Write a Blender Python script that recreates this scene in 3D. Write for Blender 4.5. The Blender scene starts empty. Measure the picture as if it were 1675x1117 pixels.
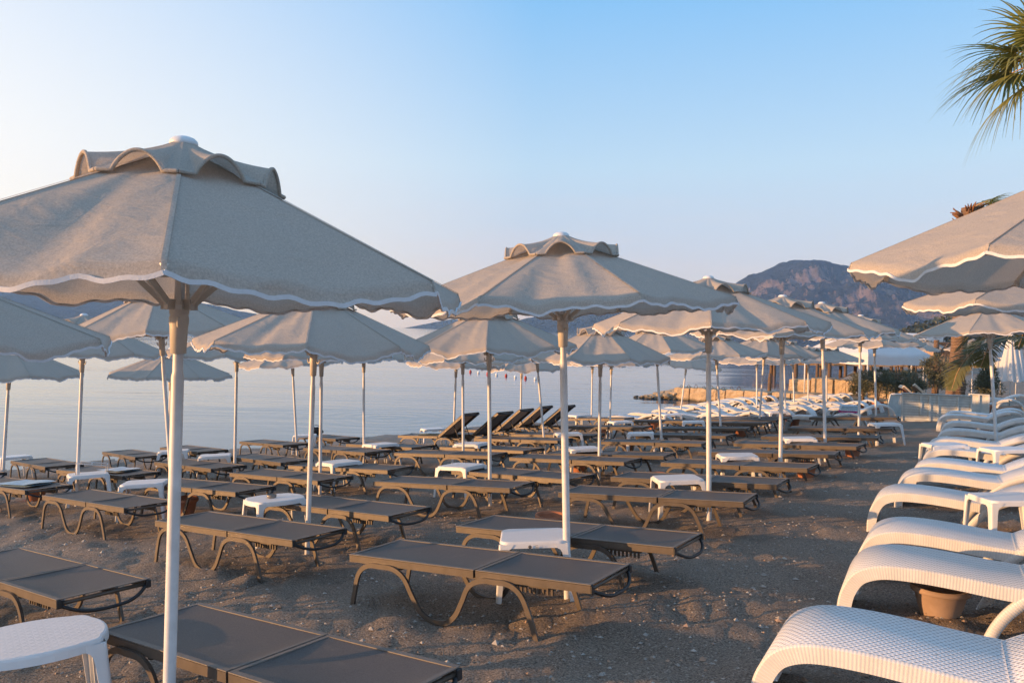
SKY_STRENGTH = 0.098
SKY_MIX = 0.85
EXPOSURE = 0.95
HAZE_D = 0.00023
HAZE_C = (0.28, 0.52, 1.0, 1)
SKY_STOPS = [(0.0, (3.2, 3.0, 4.5)), (0.08, (3.2, 3.5, 5.0)), (0.20, (2.9, 4.1, 5.6)), (0.39, (1.35, 3.2, 5.7)), (0.8, (1.7, 3.1, 5.2))]
SKY_GLOW = (6.2, 6.1, 6.3)
SKY_CLOUD = (4.3, 3.8, 4.5)
import bpy, math, random
import numpy as np
from mathutils import Vector, Matrix, Euler

rnd = random.Random(11)
PI = math.pi
scene = bpy.context.scene
col = scene.collection

# ------------------------------------------------------------------ camera geometry
PW, PH, FPX = 1675.0, 1117.0, 1293.0
PITCH, ROLL = 0.0149, math.radians(1.28)
cp, sp, cr, sr = math.cos(PITCH), math.sin(PITCH), math.cos(ROLL), math.sin(ROLL)
CW = np.array([0.0, cp, -sp])
_u = np.array([0.0, sp, cp]); _r = np.array([1.0, 0.0, 0.0])
CR = cr * _r + sr * _u
CU = -sr * _r + cr * _u
SEA = -3.12

def plane(x, y):
    return -1.6265 + 0.0528 * x - 0.0573 * y

def gz(x, y):
    """height of the beach and of the flat land behind it"""
    p = plane(x, y)
    k = (0.5 * y - 3.0) - x
    q = -2.62 - 0.25 * np.maximum(k, 0.0)
    q = np.where(np.asarray(y) > 28.0, q, -9.0)
    p = np.maximum(p, q)
    return np.maximum(p, -5.0)

def ray(px, py):
    return CW + CR * (px - PW / 2) / FPX - CU * (py - PH / 2) / FPX

def at_ground(px, py, h=0.0):
    d = ray(px, py)
    t = 1.0
    lo, hi = 0.5, 400.0
    prev = lo
    for i in range(900):
        t = 0.5 * 1.0085 ** i
        if d[2] * t < float(gz(d[0] * t, d[1] * t)) + h:
            lo, hi = prev, t
            break
        prev = t
    for _ in range(30):
        m = (lo + hi) / 2
        if d[2] * m < float(gz(d[0] * m, d[1] * m)) + h: hi = m
        else: lo = m
    return d * hi

def at_depth(px, py, y):
    d = ray(px, py)
    return d * (y / d[1])

def at_z(px, py, z):
    d = ray(px, py)
    return d * (z / d[2])

# ------------------------------------------------------------------ object helpers
def tag(o, label=None, cat=None, group=None, kind=None):
    if label: o['label'] = label
    if cat: o['category'] = cat
    if group: o['group'] = group
    if kind: o['kind'] = kind
    return o

def empty(name, loc=(0, 0, 0), rz=0.0):
    o = bpy.data.objects.new(name, None)
    o.empty_display_size = 0.2
    col.objects.link(o)
    o.location = loc
    o.rotation_euler = (0, 0, rz)
    return o

class MB:
    """collects vertices and faces, then links them as one mesh object"""
    def __init__(self):
        self.v, self.f, self.m, self.s, self.uv = [], [], [], [], {}
    def add(self, vs, fs, mi=0, smooth=True, uvs=None):
        b = len(self.v)
        self.v += [tuple(map(float, p)) for p in vs]
        for i, f in enumerate(fs):
            if uvs is not None: self.uv[len(self.f)] = uvs[i]
            self.f.append([b + k for k in f]); self.m.append(mi); self.s.append(smooth)
        return self
    def box(self, c, s, rz=0.0, mi=0, taper=1.0, M=None):
        x, y, z = s[0] / 2, s[1] / 2, s[2] / 2
        vs = []
        for dz, k in ((-z, 1.0), (z, taper)):
            for dx, dy in ((-x, -y), (x, -y), (x, y), (-x, y)):
                px, py = dx * k, dy * k
                vs.append((c[0] + px * math.cos(rz) - py * math.sin(rz), c[1] + px * math.sin(rz) + py * math.cos(rz), c[2] + dz))
        if M is not None: vs = [tuple(M @ Vector(p)) for p in vs]
        return self.add(vs, [(3, 2, 1, 0), (4, 5, 6, 7), (0, 1, 5, 4), (1, 2, 6, 5), (2, 3, 7, 6), (3, 0, 4, 7)], mi, False)
    def bbox(self, c, s, bev=0.006, rz=0.0, mi=0):
        """box with chamfered vertical and top edges"""
        x, y, z = s[0] / 2, s[1] / 2, s[2] / 2
        rings = []
        for dz, inset in ((-z, bev * 0.6), (-z + bev, 0), (z - bev, 0), (z, bev)):
            xx, yy = x - inset, y - inset; b = bev
            pts = [(-xx + b, -yy), (xx - b, -yy), (xx, -yy + b), (xx, yy - b), (xx - b, yy), (-xx + b, yy), (-xx, yy - b), (-xx, -yy + b)]
            rings.append([(c[0] + p * math.cos(rz) - q * math.sin(rz), c[1] + p * math.sin(rz) + q * math.cos(rz), c[2] + dz) for p, q in pts])
        vs = [p for r in rings for p in r]
        fs = [tuple(range(7, -1, -1)), tuple(range(24, 32))]
        for r in range(3):
            for i in range(8):
                j = (i + 1) % 8
                fs.append((r * 8 + i, r * 8 + j, r * 8 + 8 + j, r * 8 + 8 + i))
        return self.add(vs, fs, mi, False)
    def tube(self, pts, rad, n=8, mi=0, caps=True, closed=False, rect=None, up=(0, 0, 1)):
        """round (or rect=(half width, half height)) section swept along points"""
        P = [Vector(p) for p in pts]
        N = len(P)
        rads = rad if isinstance(rad, (list, tuple)) else [rad] * N
        vs = []
        side = None
        for i in range(N):
            a = P[(i - 1) % N] if (closed or i > 0) else P[i]
            b = P[(i + 1) % N] if (closed or i < N - 1) else P[i]
            t = (b - a).normalized()
            if side is None:
                u = Vector(up)
                if abs(t.dot(u)) > 0.97: u = Vector((1, 0, 0)) if abs(t.x) < 0.9 else Vector((0, 1, 0))
                side = t.cross(u).normalized()
            side = (side - t * side.dot(t)).normalized()
            w = side.cross(t).normalized()
            if rect:
                for (p, q) in ((-1, -1), (1, -1), (1, 1), (-1, 1)):
                    vs.append(P[i] + side * rect[0] * p + w * rect[1] * q)
            else:
                for k in range(n):
                    an = 2 * PI * k / n
                    vs.append(P[i] + (side * math.cos(an) + w * math.sin(an)) * rads[i])
        n = 4 if rect else n
        fs = []
        for i in range(N if closed else N - 1):
            j = (i + 1) % N
            for k in range(n):
                l = (k + 1) % n
                fs.append((i * n + k, i * n + l, j * n + l, j * n + k))
        if caps and not closed:
            fs.append(tuple(range(n - 1, -1, -1)))
            fs.append(tuple((N - 1) * n + k for k in range(n)))
        return self.add(vs, fs, mi, not rect)
    def lathe(self, prof, n=20, c=(0, 0, 0), mi=0, wob=0.0):
        vs = []
        for (r, z) in prof:
            for k in range(n):
                a = 2 * PI * k / n
                rr = r * (1 + wob * math.sin(3 * a + z * 9))
                vs.append((c[0] + rr * math.cos(a), c[1] + rr * math.sin(a), c[2] + z))
        fs = []
        for i in range(len(prof) - 1):
            for k in range(n):
                l = (k + 1) % n
                fs.append((i * n + k, i * n + l, i * n + n + l, i * n + n + k))
        return self.add(vs, fs, mi, True)
    def grid(self, fn, nu, nv, mi=0, uv=None, flip=False):
        vs = [fn(i / nu, j / nv) for j in range(nv + 1) for i in range(nu + 1)]
        fs, uvs = [], []
        for j in range(nv):
            for i in range(nu):
                a = j * (nu + 1) + i
                q = (a, a + 1, a + nu + 2, a + nu + 1)
                fs.append(q[::-1] if flip else q)
                if uv:
                    c = [uv(i / nu, j / nv), uv((i + 1) / nu, j / nv), uv((i + 1) / nu, (j + 1) / nv), uv(i / nu, (j + 1) / nv)]
                    uvs.append(c[::-1] if flip else c)
        return self.add(vs, fs, mi, True, uvs if uv else None)
    def build(self, name, mats, parent=None):
        me = bpy.data.meshes.new(name)
        me.from_pydata(self.v, [], self.f)
        if not isinstance(mats, (list, tuple)): mats = [mats]
        for m in mats: me.materials.append(m)
        me.polygons.foreach_set('material_index', self.m)
        me.polygons.foreach_set('use_smooth', self.s)
        if self.uv:
            ul = me.uv_layers.new(name='UVMap')
            for pi, c in self.uv.items():
                for k, li in enumerate(me.polygons[pi].loop_indices): ul.data[li].uv = c[k]
        me.update()
        o = bpy.data.objects.new(name, me)
        col.objects.link(o)
        if parent: o.parent = parent
        return o

CHILDREN = {}
def children(o):
    return list(o.children)

def copy_tree(o, parent=None):
    c = o.copy()
    col.objects.link(c)
    if parent: c.parent = parent
    for ch in children(o): copy_tree(ch, c)
    return c

def smooth_path(pts, n=6, closed=False):
    P = [Vector(p) for p in pts]
    out = []
    N = len(P)
    for i in range(N if closed else N - 1):
        p0 = P[(i - 1) % N] if (closed or i > 0) else P[0] * 2 - P[1]
        p1, p2 = P[i], P[(i + 1) % N]
        p3 = P[(i + 2) % N] if (closed or i < N - 2) else P[-1] * 2 - P[-2]
        for k in range(n):
            t = k / n
            out.append(0.5 * ((2 * p1) + (p2 - p0) * t + (2 * p0 - 5 * p1 + 4 * p2 - p3) * t * t + (3 * p1 - p0 - 3 * p2 + p3) * t ** 3))
    if not closed: out.append(P[-1].copy())
    return out

ORD = ['first', 'second', 'third', 'fourth', 'fifth', 'sixth', 'seventh', 'eighth', 'ninth', 'tenth', 'eleventh', 'twelfth',
       'thirteenth', 'fourteenth', 'fifteenth', 'sixteenth', 'seventeenth', 'eighteenth', 'nineteenth', 'twentieth',
       'twenty-first', 'twenty-second', 'twenty-third', 'twenty-fourth', 'twenty-fifth', 'twenty-sixth', 'twenty-seventh', 'twenty-eighth', 'twenty-ninth', 'thirtieth']

# ------------------------------------------------------------------ materials
M = {}
class N:
    """small wrapper for building node trees"""
    def __init__(self, name):
        self.mat = bpy.data.materials.new(name); self.mat.use_nodes = True
        self.t = self.mat.node_tree; self.n = self.t.nodes; self.l = self.t.links
        self.bsdf = self.n['Principled BSDF']; self.out = self.n['Material Output']
        self._tc = None
    def node(self, typ, **kw):
        x = self.n.new(typ)
        for k, v in kw.items():
            if k.startswith('_'): setattr(x, k[1:], v)
            else: x.inputs[k.replace('__', ' ')].default_value = v
        return x
    def link(self, a, b): self.l.new(a, b)
    def tc(self, which='Object'):
        if self._tc is None: self._tc = self.n.new('ShaderNodeTexCoord')
        return self._tc.outputs[which]
    def own(self):
        """object coordinates shifted by a different amount on every copy, so stains differ"""
        oi = self.n.new('ShaderNodeObjectInfo'); sc = self.n.new('ShaderNodeVectorMath'); sc.operation = 'SCALE'
        sc.inputs[0].default_value = (37.0, 11.0, 53.0); self.link(oi.outputs['Random'], sc.inputs['Scale'])
        ad = self.n.new('ShaderNodeVectorMath'); self.link(self.tc(), ad.inputs[0]); self.link(sc.outputs[0], ad.inputs[1])
        return ad.outputs[0], oi.outputs['Random']
    def mapping(self, scale, src=None):
        m = self.node('ShaderNodeMapping'); m.inputs['Scale'].default_value = scale
        self.link(src or self.tc(), m.inputs['Vector']); return m.outputs[0]
    def noise(self, scale, detail=3.0, rough=0.55, src=None, dist=0.0):
        x = self.node('ShaderNodeTexNoise', Scale=scale, Detail=detail, Roughness=rough, Distortion=dist)
        self.link(src or self.tc(), x.inputs['Vector']); return x.outputs['Fac']
    def ramp(self, fac, stops):
        x = self.n.new('ShaderNodeValToRGB'); e = x.color_ramp.elements
        while len(e) < len(stops): e.new(0.5)
        for i, (p, c) in enumerate(stops):
            e[i].position = p; e[i].color = (*c, 1) if len(c) == 3 else c
        self.link(fac, x.inputs[0]); return x.outputs[0]
    def math(self, op, a, b=None, c=None):
        x = self.n.new('ShaderNodeMath'); x.operation = op
        for i, v in enumerate((a, b, c)):
            if v is None: continue
            if isinstance(v, (int, float)): x.inputs[i].default_value = v
            else: self.link(v, x.inputs[i])
        return x.outputs[0]
    def mix(self, fac, a, b, blend='MIX'):
        x = self.n.new('ShaderNodeMix'); x.data_type = 'RGBA'; x.blend_type = blend
        if isinstance(fac, (int, float)): x.inputs[0].default_value = fac
        else: self.link(fac, x.inputs[0])
        for i, v in ((6, a), (7, b)):
            if isinstance(v, tuple): x.inputs[i].default_value = (*v, 1) if len(v) == 3 else v
            else: self.link(v, x.inputs[i])
        return x.outputs[2]
    def color(self, c):
        if isinstance(c, tuple): self.bsdf.inputs['Base Color'].default_value = (*c, 1)
        else: self.link(c, self.bsdf.inputs['Base Color'])
    def bump(self, h, strength=0.3, dist=0.01, prev=None):
        b = self.node('ShaderNodeBump', Strength=strength, Distance=dist)
        self.link(h, b.inputs['Height'])
        if prev is not None: self.link(prev, b.inputs['Normal'])
        self.link(b.outputs[0], self.bsdf.inputs['Normal']); return b.outputs[0]
    def set(self, **kw):
        for k, v in kw.items(): self.bsdf.inputs[k.replace('_', ' ')].default_value = v
        return self

def simple(key, c, rough=0.6, var=0.12, vs=6.0, bs=60.0, bstr=0.15, bdist=0.004, metal=0.0, spec=0.5):
    n = N(key)
    f = n.noise(vs, 4.0, 0.6)
    lo = tuple(k * (1 - var) for k in c); hi = tuple(min(1, k * (1 + var)) for k in c)
    n.color(n.ramp(f, [(0.3, lo), (0.7, hi)]))
    n.set(Roughness=rough, Metallic=metal)
    n.bsdf.inputs['Specular IOR Level'].default_value = spec
    if bstr > 0: n.bump(n.noise(bs, 3.0), bstr, bdist)
    M[key] = n.mat
    return n

simple('white_paint', (0.66, 0.66, 0.66), 0.42, 0.14, 7, 40, 0.08)
simple('cream_plastic', (0.62, 0.56, 0.48), 0.45, 0.08, 6, 60, 0.05)
simple('white_plastic', (0.74, 0.75, 0.76), 0.42, 0.07, 4, 90, 0.06, 0.003)
simple('old_plastic', (0.56, 0.57, 0.54), 0.6, 0.16, 5, 60, 0.1)
simple('brown_metal', (0.105, 0.086, 0.07), 0.42, 0.18, 12, 90, 0.05, 0.003, 0.25)
simple('black_plastic', (0.018, 0.018, 0.02), 0.5, 0.2)
simple('terracotta', (0.38, 0.15, 0.075), 0.85, 0.2, 5, 30, 0.25)
simple('pale_clay', (0.36, 0.25, 0.18), 0.85, 0.2, 5, 30, 0.25)
simple('trim', (0.66, 0.66, 0.67), 0.8, 0.06, 30, 200, 0.3)
simple('towel_blue', (0.42, 0.58, 0.68), 0.95, 0.12, 25, 300, 0.6)
simple('towel_magenta', (0.42, 0.05, 0.2), 0.95, 0.12, 25, 300, 0.6)
simple('cushion_cream', (0.55, 0.45, 0.34), 0.9, 0.15, 12, 200, 0.4)
simple('red_cloth', (0.16, 0.03, 0.025), 0.9, 0.2, 12, 200, 0.4)
simple('black_cloth', (0.012, 0.013, 0.018), 0.85, 0.2, 12, 200, 0.4)
simple('old_wood', (0.13, 0.082, 0.05), 0.85, 0.35, 8, 40, 0.5)
simple('gold_wood', (0.36, 0.23, 0.12), 0.8, 0.25, 8, 40, 0.5)
simple('thatch', (0.22, 0.15, 0.09), 0.95, 0.35, 10, 60, 0.8, 0.03)
simple('buoy_red', (0.45, 0.05, 0.03), 0.4, 0.1)
simple('rope', (0.3, 0.26, 0.2), 0.9, 0.2)
simple('glass_ash', (0.22, 0.2, 0.18), 0.2, 0.2)
simple('rust', (0.09, 0.05, 0.035), 0.9, 0.3)
simple('stone_and_gap_shade', (0.36, 0.34, 0.31), 0.9, 0.4, 3, 40, 0.4)
simple('ink', (0.03, 0.03, 0.035), 0.6, 0.1)
simple('ink_grey', (0.3, 0.31, 0.33), 0.6, 0.1)

def fabric(key, c, trans=0.3, crease=True):
    n = N(key)
    g = n.noise(130.0, 3.0, 0.8)
    sh, rn = n.own()
    s = n.noise(2.2, 5.0, 0.65, sh)
    m1 = n.mapping((60, 60, 500)); w = n.noise(1.0, 2.0, 0.6, m1)
    base = n.ramp(g, [(0.3, tuple(k * 0.66 for k in c)), (0.7, tuple(min(1, k * 1.3) for k in c))])
    base = n.mix(n.math('MULTIPLY', w, 0.35), base, tuple(k * 0.8 for k in c))
    base = n.mix(n.ramp(s, [(0.35, (0, 0, 0)), (0.75, (0.4, 0.4, 0.4))]), base, tuple(k * 0.86 for k in c))
    base = n.mix(n.math('MULTIPLY', rn, 0.22), base, tuple(k * 0.72 for k in c))
    n.color(base); n.set(Roughness=0.9); n.bsdf.inputs['Specular IOR Level'].default_value = 0.1
    b1 = n.bump(g, 0.2, 0.003)
    if crease:
        cr_ = n.noise(3.5, 3.0, 0.55, n.mapping((1, 1, 3.0)), 0.6)
        b1 = n.bump(cr_, 0.5, 0.035, b1)
    tr = n.node('ShaderNodeBsdfTranslucent'); n.link(base, tr.inputs['Color'])
    mx = n.node('ShaderNodeMixShader', Fac=trans)
    n.link(n.bsdf.outputs[0], mx.inputs[1]); n.link(tr.outputs[0], mx.inputs[2]); n.link(mx.outputs[0], n.out.inputs[0])
    M[key] = n.mat
fabric('canopy', (0.59, 0.52, 0.445), 0.34)
fabric('white_canvas', (0.80, 0.81, 0.82), 0.25, False)

def sling():
    n = N('sling')
    ms = n.mapping((160, 160, 160)); g = n.noise(1.0, 2.0, 0.7, ms)
    sh, rn = n.own(); s = n.noise(3.0, 5.0, 0.65, sh)
    oi = n.n.new('ShaderNodeObjectInfo')
    c = n.ramp(g, [(0.3, (0.08, 0.074, 0.073)), (0.7, (0.155, 0.142, 0.137))])
    c = n.mix(n.ramp(s, [(0.4, (0, 0, 0)), (0.8, (0.55, 0.55, 0.55))]), c, (0.15, 0.132, 0.118))
    c = n.mix(n.math('MULTIPLY', oi.outputs['Random'], 0.28), c, (0.06, 0.05, 0.045))
    dust = n.ramp(n.noise(5.0, 6.0, 0.75, sh), [(0.58, (0, 0, 0)), (0.75, (0.45, 0.45, 0.45))])
    c = n.mix(dust, c, (0.24, 0.2, 0.165))
    n.color(c); n.set(Roughness=0.5); n.bump(g, 0.15, 0.002)
    tr = n.node('ShaderNodeBsdfTranslucent'); n.link(c, tr.inputs['Color']); mx = n.node('ShaderNodeMixShader', Fac=0.22)
    n.link(n.bsdf.outputs[0], mx.inputs[1]); n.link(tr.outputs[0], mx.inputs[2]); n.link(mx.outputs[0], n.out.inputs[0])
    M['sling'] = n.mat
sling()
simple('sling_edge', (0.17, 0.15, 0.132), 0.6, 0.12, 20, 300, 0.2)

def wicker():
    n = N('wicker')
    uv = n.tc('UV'); sx = n.n.new('ShaderNodeSeparateXYZ'); n.link(uv, sx.inputs[0])
    U = n.math('MULTIPLY', sx.outputs[0], 1 / 0.026); V = n.math('MULTIPLY', sx.outputs[1], 1 / 0.032)
    row = n.math('FLOOR', U)
    off = n.math('MULTIPLY', n.math('MODULO', row, 2.0), 0.5)
    fu = n.math('SUBTRACT', n.math('FRACT', U), 0.5)
    fv = n.math('SUBTRACT', n.math('FRACT', n.math('ADD', V, off)), 0.5)
    d = n.math('SQRT', n.math('ADD', n.math('POWER', n.math('MULTIPLY', fu, 1.0), 2.0), n.math('POWER', n.math('MULTIPLY', fv, 0.8), 2.0)))
    hole = n.ramp(d, [(0.13, (1, 1, 1)), (0.27, (0, 0, 0))])
    sh, rn = n.own(); st = n.noise(5.0, 6.0, 0.7, sh)
    base = n.ramp(st, [(0.3, (0.70, 0.71, 0.72)), (0.62, (0.76, 0.77, 0.78)), (0.78, (0.60, 0.60, 0.59))])
    base = n.mix(n.math('MULTIPLY', rn, 0.3), base, (0.62, 0.60, 0.55))
    speck = n.ramp(n.noise(38.0, 2.0, 0.6, sh), [(0.72, (0, 0, 0)), (0.77, (0.7, 0.7, 0.7))]); base = n.mix(speck, base, (0.25, 0.23, 0.2))
    n.color(n.mix(n.math('MULTIPLY', hole, 0.95), base, (0.22, 0.22, 0.225)))
    n.set(Roughness=0.48); n.bump(d, 0.8, 0.008)
    M['wicker'] = n.mat
wicker()

def ridged():
    n = N('ridged')
    uv = n.tc('UV'); sx = n.n.new('ShaderNodeSeparateXYZ'); n.link(uv, sx.inputs[0])
    w = n.math('SINE', n.math('MULTIPLY', sx.outputs[1], 2 * PI / 0.017))
    st = n.noise(6.0, 5.0, 0.65)
    base = n.ramp(st, [(0.3, (0.60, 0.585, 0.555)), (0.65, (0.70, 0.69, 0.665)), (0.8, (0.5, 0.485, 0.455))])
    base = n.mix(n.ramp(w, [(0.0, (0.2, 0.2, 0.2)), (0.2, (0, 0, 0))]), base, (0.42, 0.41, 0.39))
    n.color(base); n.set(Roughness=0.5); n.bump(w, 0.35, 0.0015)
    M['ridged'] = n.mat
ridged()

def table_top():
    n = N('table_top')
    a = n.node('ShaderNodeTexWave', Scale=12.0, Distortion=0.0); a.bands_direction = 'DIAGONAL'
    n.link(n.tc(), a.inputs['Vector'])
    mp = n.mapping((1, -1, 1)); b = n.node('ShaderNodeTexWave', Scale=12.0); b.bands_direction = 'DIAGONAL'; n.link(mp, b.inputs['Vector'])
    h = n.math('MAXIMUM', n.math('POWER', a.outputs['Fac'], 8.0), n.math('POWER', b.outputs['Fac'], 8.0))
    st = n.noise(7.0, 6.0, 0.7)
    n.color(n.ramp(st, [(0.3, (0.72, 0.73, 0.74)), (0.65, (0.77, 0.77, 0.78)), (0.82, (0.62, 0.61, 0.6))]))
    n.set(Roughness=0.45); n.bump(h, 0.3, 0.002)
    M['table_top'] = n.mat
table_top()

def sand():
    n = N('sand')
    pos = n.tc()
    a = n.noise(0.7, 5.0, 0.6); b = n.noise(9.0, 4.0, 0.65); g = n.noise(75.0, 3.0, 0.75); gg = n.noise(26.0, 4.0, 0.75)
    c = n.ramp(a, [(0.3, (0.225, 0.178, 0.138)), (0.7, (0.385, 0.31, 0.245))])
    c = n.mix(n.ramp(b, [(0.35, (0, 0, 0)), (0.7, (0.7, 0.7, 0.7))]), c, (0.31, 0.252, 0.2))
    c = n.mix(n.ramp(g, [(0.36, (0.95, 0.95, 0.95)), (0.5, (0, 0, 0))]), c, (0.075, 0.062, 0.052))
    c = n.mix(n.ramp(g, [(0.58, (0, 0, 0)), (0.68, (0.9, 0.9, 0.9))]), c, (0.62, 0.55, 0.47))
    # wet band near the water: darker (height of the ground itself)
    gm = n.n.new('ShaderNodeNewGeometry'); sz = n.n.new('ShaderNodeSeparateXYZ'); n.link(gm.outputs['Position'], sz.inputs[0])
    hz_ = n.math('ADD', sz.outputs[2], n.math('MULTIPLY', a, 0.12))
    wet = n.n.new('ShaderNodeMapRange'); wet.inputs[1].default_value = -3.02; wet.inputs[2].default_value = -2.90
    n.link(hz_, wet.inputs[0])
    c = n.mix(wet.outputs[0], n.mix(0.6, c, (0.035, 0.032, 0.03)), c)
    n.color(c)
    rr = n.math('ADD', n.math('MULTIPLY', wet.outputs[0], 0.5), 0.42); n.link(rr, n.bsdf.inputs['Roughness'])
    n.bsdf.inputs['Specular IOR Level'].default_value = 0.3
    p = n.bump(b, 0.5, 0.03); p = n.bump(gg, 0.9, 0.022, p); n.bump(g, 1.0, 0.012, p)
    M['sand'] = n.mat
sand()

def water():
    n = N('sea_water')
    pos = n.tc()
    n.color((0.05, 0.10, 0.14)); n.set(Roughness=0.06, IOR=1.333)
    a = n.noise(1.0, 3.0, 0.5, n.mapping((0.35, 1.2, 1.0)))
    b = n.noise(1.0, 4.0, 0.55, n.mapping((0.05, 0.16, 1.0)))
    c = n.noise(1.0, 2.0, 0.5, n.mapping((2.4, 7.0, 1.0)))
    patch = n.ramp(n.noise(1.0, 3.0, 0.55, n.mapping((0.012, 0.045, 1.0))), [(0.38, (0.25, 0.25, 0.25)), (0.62, (1, 1, 1))])
    h = n.math('ADD', n.math('MULTIPLY', a, 0.10), n.math('ADD', n.math('MULTIPLY', b, 0.5), n.math('MULTIPLY', c, 0.012)))
    # one set of ring ripples spreading from a splash off the shore
    sx = n.n.new('ShaderNodeSeparateXYZ'); n.link(pos, sx.inputs[0])
    dx = n.math('SUBTRACT', sx.outputs[0], -4.2); dy = n.math('SUBTRACT', sx.outputs[1], 27.0)
    rr = n.math('SQRT', n.math('ADD', n.math('POWER', dx, 2.0), n.math('POWER', dy, 2.0)))
    env = n.n.new('ShaderNodeMapRange'); env.inputs[1].default_value = 5.5; env.inputs[2].default_value = 1.0; n.link(rr, env.inputs[0])
    ring = n.math('MULTIPLY', n.math('SINE', n.math('MULTIPLY', rr, 9.0)), n.math('MULTIPLY', env.outputs[0], 0.012))
    h = n.math('ADD', n.math('MULTIPLY', h, patch), ring)
    n.bump(h, 0.22, 1.0)
    M['water'] = n.mat
water()

def hill_mat(key, green, rock, amt):
    n = N(key)
    a = n.noise(0.009, 7.0, 0.62); b = n.noise(0.045, 7.0, 0.72); v = n.noise(1.0, 5.0, 0.65, n.mapping((0.03, 0.03, 0.008)))
    c = n.ramp(b, [(0.32, tuple(k * 0.35 for k in green)), (0.62, green)])
    k = n.math('ADD', n.math('MULTIPLY', a, 0.5), n.math('ADD', n.math('MULTIPLY', b, 0.25), n.math('MULTIPLY', v, 0.25)))
    gm = n.n.new('ShaderNodeNewGeometry'); sn = n.n.new('ShaderNodeSeparateXYZ'); n.link(gm.outputs['True Normal'], sn.inputs[0])
    steep = n.math('SUBTRACT', 0.93, sn.outputs[2])
    k = n.math('ADD', k, n.math('MULTIPLY', steep, 0.22))
    rk = n.ramp(v, [(0.3, tuple(q * 0.5 for q in rock)), (0.65, rock)])
    c = n.mix(n.ramp(k, [(amt, (0, 0, 0)), (amt + 0.035, (1, 1, 1))]), c, rk)
    n.color(c); n.set(Roughness=1.0); n.bsdf.inputs['Specular IOR Level'].default_value = 0.0
    p = n.bump(b, 1.0, 22.0); n.bump(v, 0.8, 12.0, p)
    M[key] = n.mat
hill_mat('hill_rock', (0.038, 0.046, 0.052), (0.235, 0.18, 0.165), 0.59)
hill_mat('hill_green', (0.035, 0.047, 0.045), (0.09, 0.088, 0.07), 0.66)

def concrete():
    n = N('concrete')
    a = n.noise(1.5, 6.0, 0.65); b = n.noise(14.0, 5.0, 0.7)
    c = n.ramp(a, [(0.3, (0.38, 0.275, 0.165)), (0.7, (0.58, 0.44, 0.28))])
    c = n.mix(n.ramp(b, [(0.4, (0.5, 0.5, 0.5)), (0.6, (0, 0, 0))]), c, (0.2, 0.16, 0.12))
    gm = n.n.new('ShaderNodeNewGeometry'); sz = n.n.new('ShaderNodeSeparateXYZ'); n.link(gm.outputs['Position'], sz.inputs[0])
    wl = n.n.new('ShaderNodeMapRange'); wl.inputs[1].default_value = SEA + 0.02; wl.inputs[2].default_value = SEA + 0.16
    n.link(n.math('ADD', sz.outputs[2], n.math('MULTIPLY', n.math('SUBTRACT', a, 0.5), 0.15)), wl.inputs[0])
    c = n.mix(wl.outputs[0], (0.05, 0.045, 0.03), c)
    n.color(c); n.set(Roughness=0.9); n.bump(b, 0.5, 0.02)
    M['concrete'] = n.mat
concrete()

def leafmat(key, c1, c2, trans=0.3, scale=3.0):
    n = N(key)
    f = n.noise(scale, 3.0, 0.6)
    base = n.ramp(f, [(0.3, c1), (0.7, c2)])
    n.color(base); n.set(Roughness=0.55)
    tr = n.node('ShaderNodeBsdfTranslucent'); n.link(base, tr.inputs['Color'])
    mx = n.node('ShaderNodeMixShader', Fac=trans)
    n.link(n.bsdf.outputs[0], mx.inputs[1]); n.link(tr.outputs[0], mx.inputs[2]); n.link(mx.outputs[0], n.out.inputs[0])
    M[key] = n.mat
leafmat('palm_leaf', (0.14, 0.16, 0.035), (0.31, 0.30, 0.08), 0.4, 1.5)
leafmat('date_leaf', (0.08, 0.10, 0.035), (0.17, 0.165, 0.06), 0.3, 2.0)
leafmat('dead_leaf', (0.16, 0.07, 0.03), (0.3, 0.15, 0.07), 0.2, 6.0)
leafmat('olive_leaf', (0.07, 0.08, 0.045), (0.15, 0.15, 0.09), 0.2, 3.0)
leafmat('pine_leaf', (0.03, 0.04, 0.022), (0.065, 0.075, 0.04), 0.1, 0.5)

def trunk_mat():
    n = N('palm_trunk')
    w = n.node('ShaderNodeTexWave', Scale=3.5, Distortion=3.0, Detail=3.0); w.bands_direction = 'Z'
    n.link(n.tc(), w.inputs['Vector'])
    f = n.noise(9.0, 5.0, 0.7)
    c = n.ramp(f, [(0.3, (0.14, 0.082, 0.05)), (0.7, (0.27, 0.17, 0.105))])
    n.color(c); n.set(Roughness=0.95); p = n.bump(w.outputs['Fac'], 0.7, 0.05); n.bump(f, 0.6, 0.03, p)
    M['palm_trunk'] = n.mat
trunk_mat()

def towel_stripe():
    n = N('towel_stripe')
    w = n.node('ShaderNodeTexWave', Scale=7.0); w.bands_direction = 'X'; n.link(n.tc(), w.inputs['Vector'])
    n.color(n.ramp(w.outputs['Fac'], [(0.35, (0.66, 0.68, 0.7)), (0.6, (0.38, 0.58, 0.72))])); n.set(Roughness=0.95)
    n.bump(n.noise(200), 0.5, 0.004)
    M['towel_stripe'] = n.mat
towel_stripe()

# ------------------------------------------------------------------ camera, light, sky
cam_d = bpy.data.cameras.new('camera'); cam = bpy.data.objects.new('camera', cam_d); col.objects.link(cam)
cam_d.sensor_width = 36.0; cam_d.lens = FPX / PW * 36.0; cam_d.clip_start = 0.05; cam_d.clip_end = 20000.0
mm = Matrix.Identity(4)
for i in range(3):
    mm[i][0], mm[i][1], mm[i][2] = CR[i], CU[i], -CW[i]
cam.matrix_world = mm
scene.camera = cam

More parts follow.
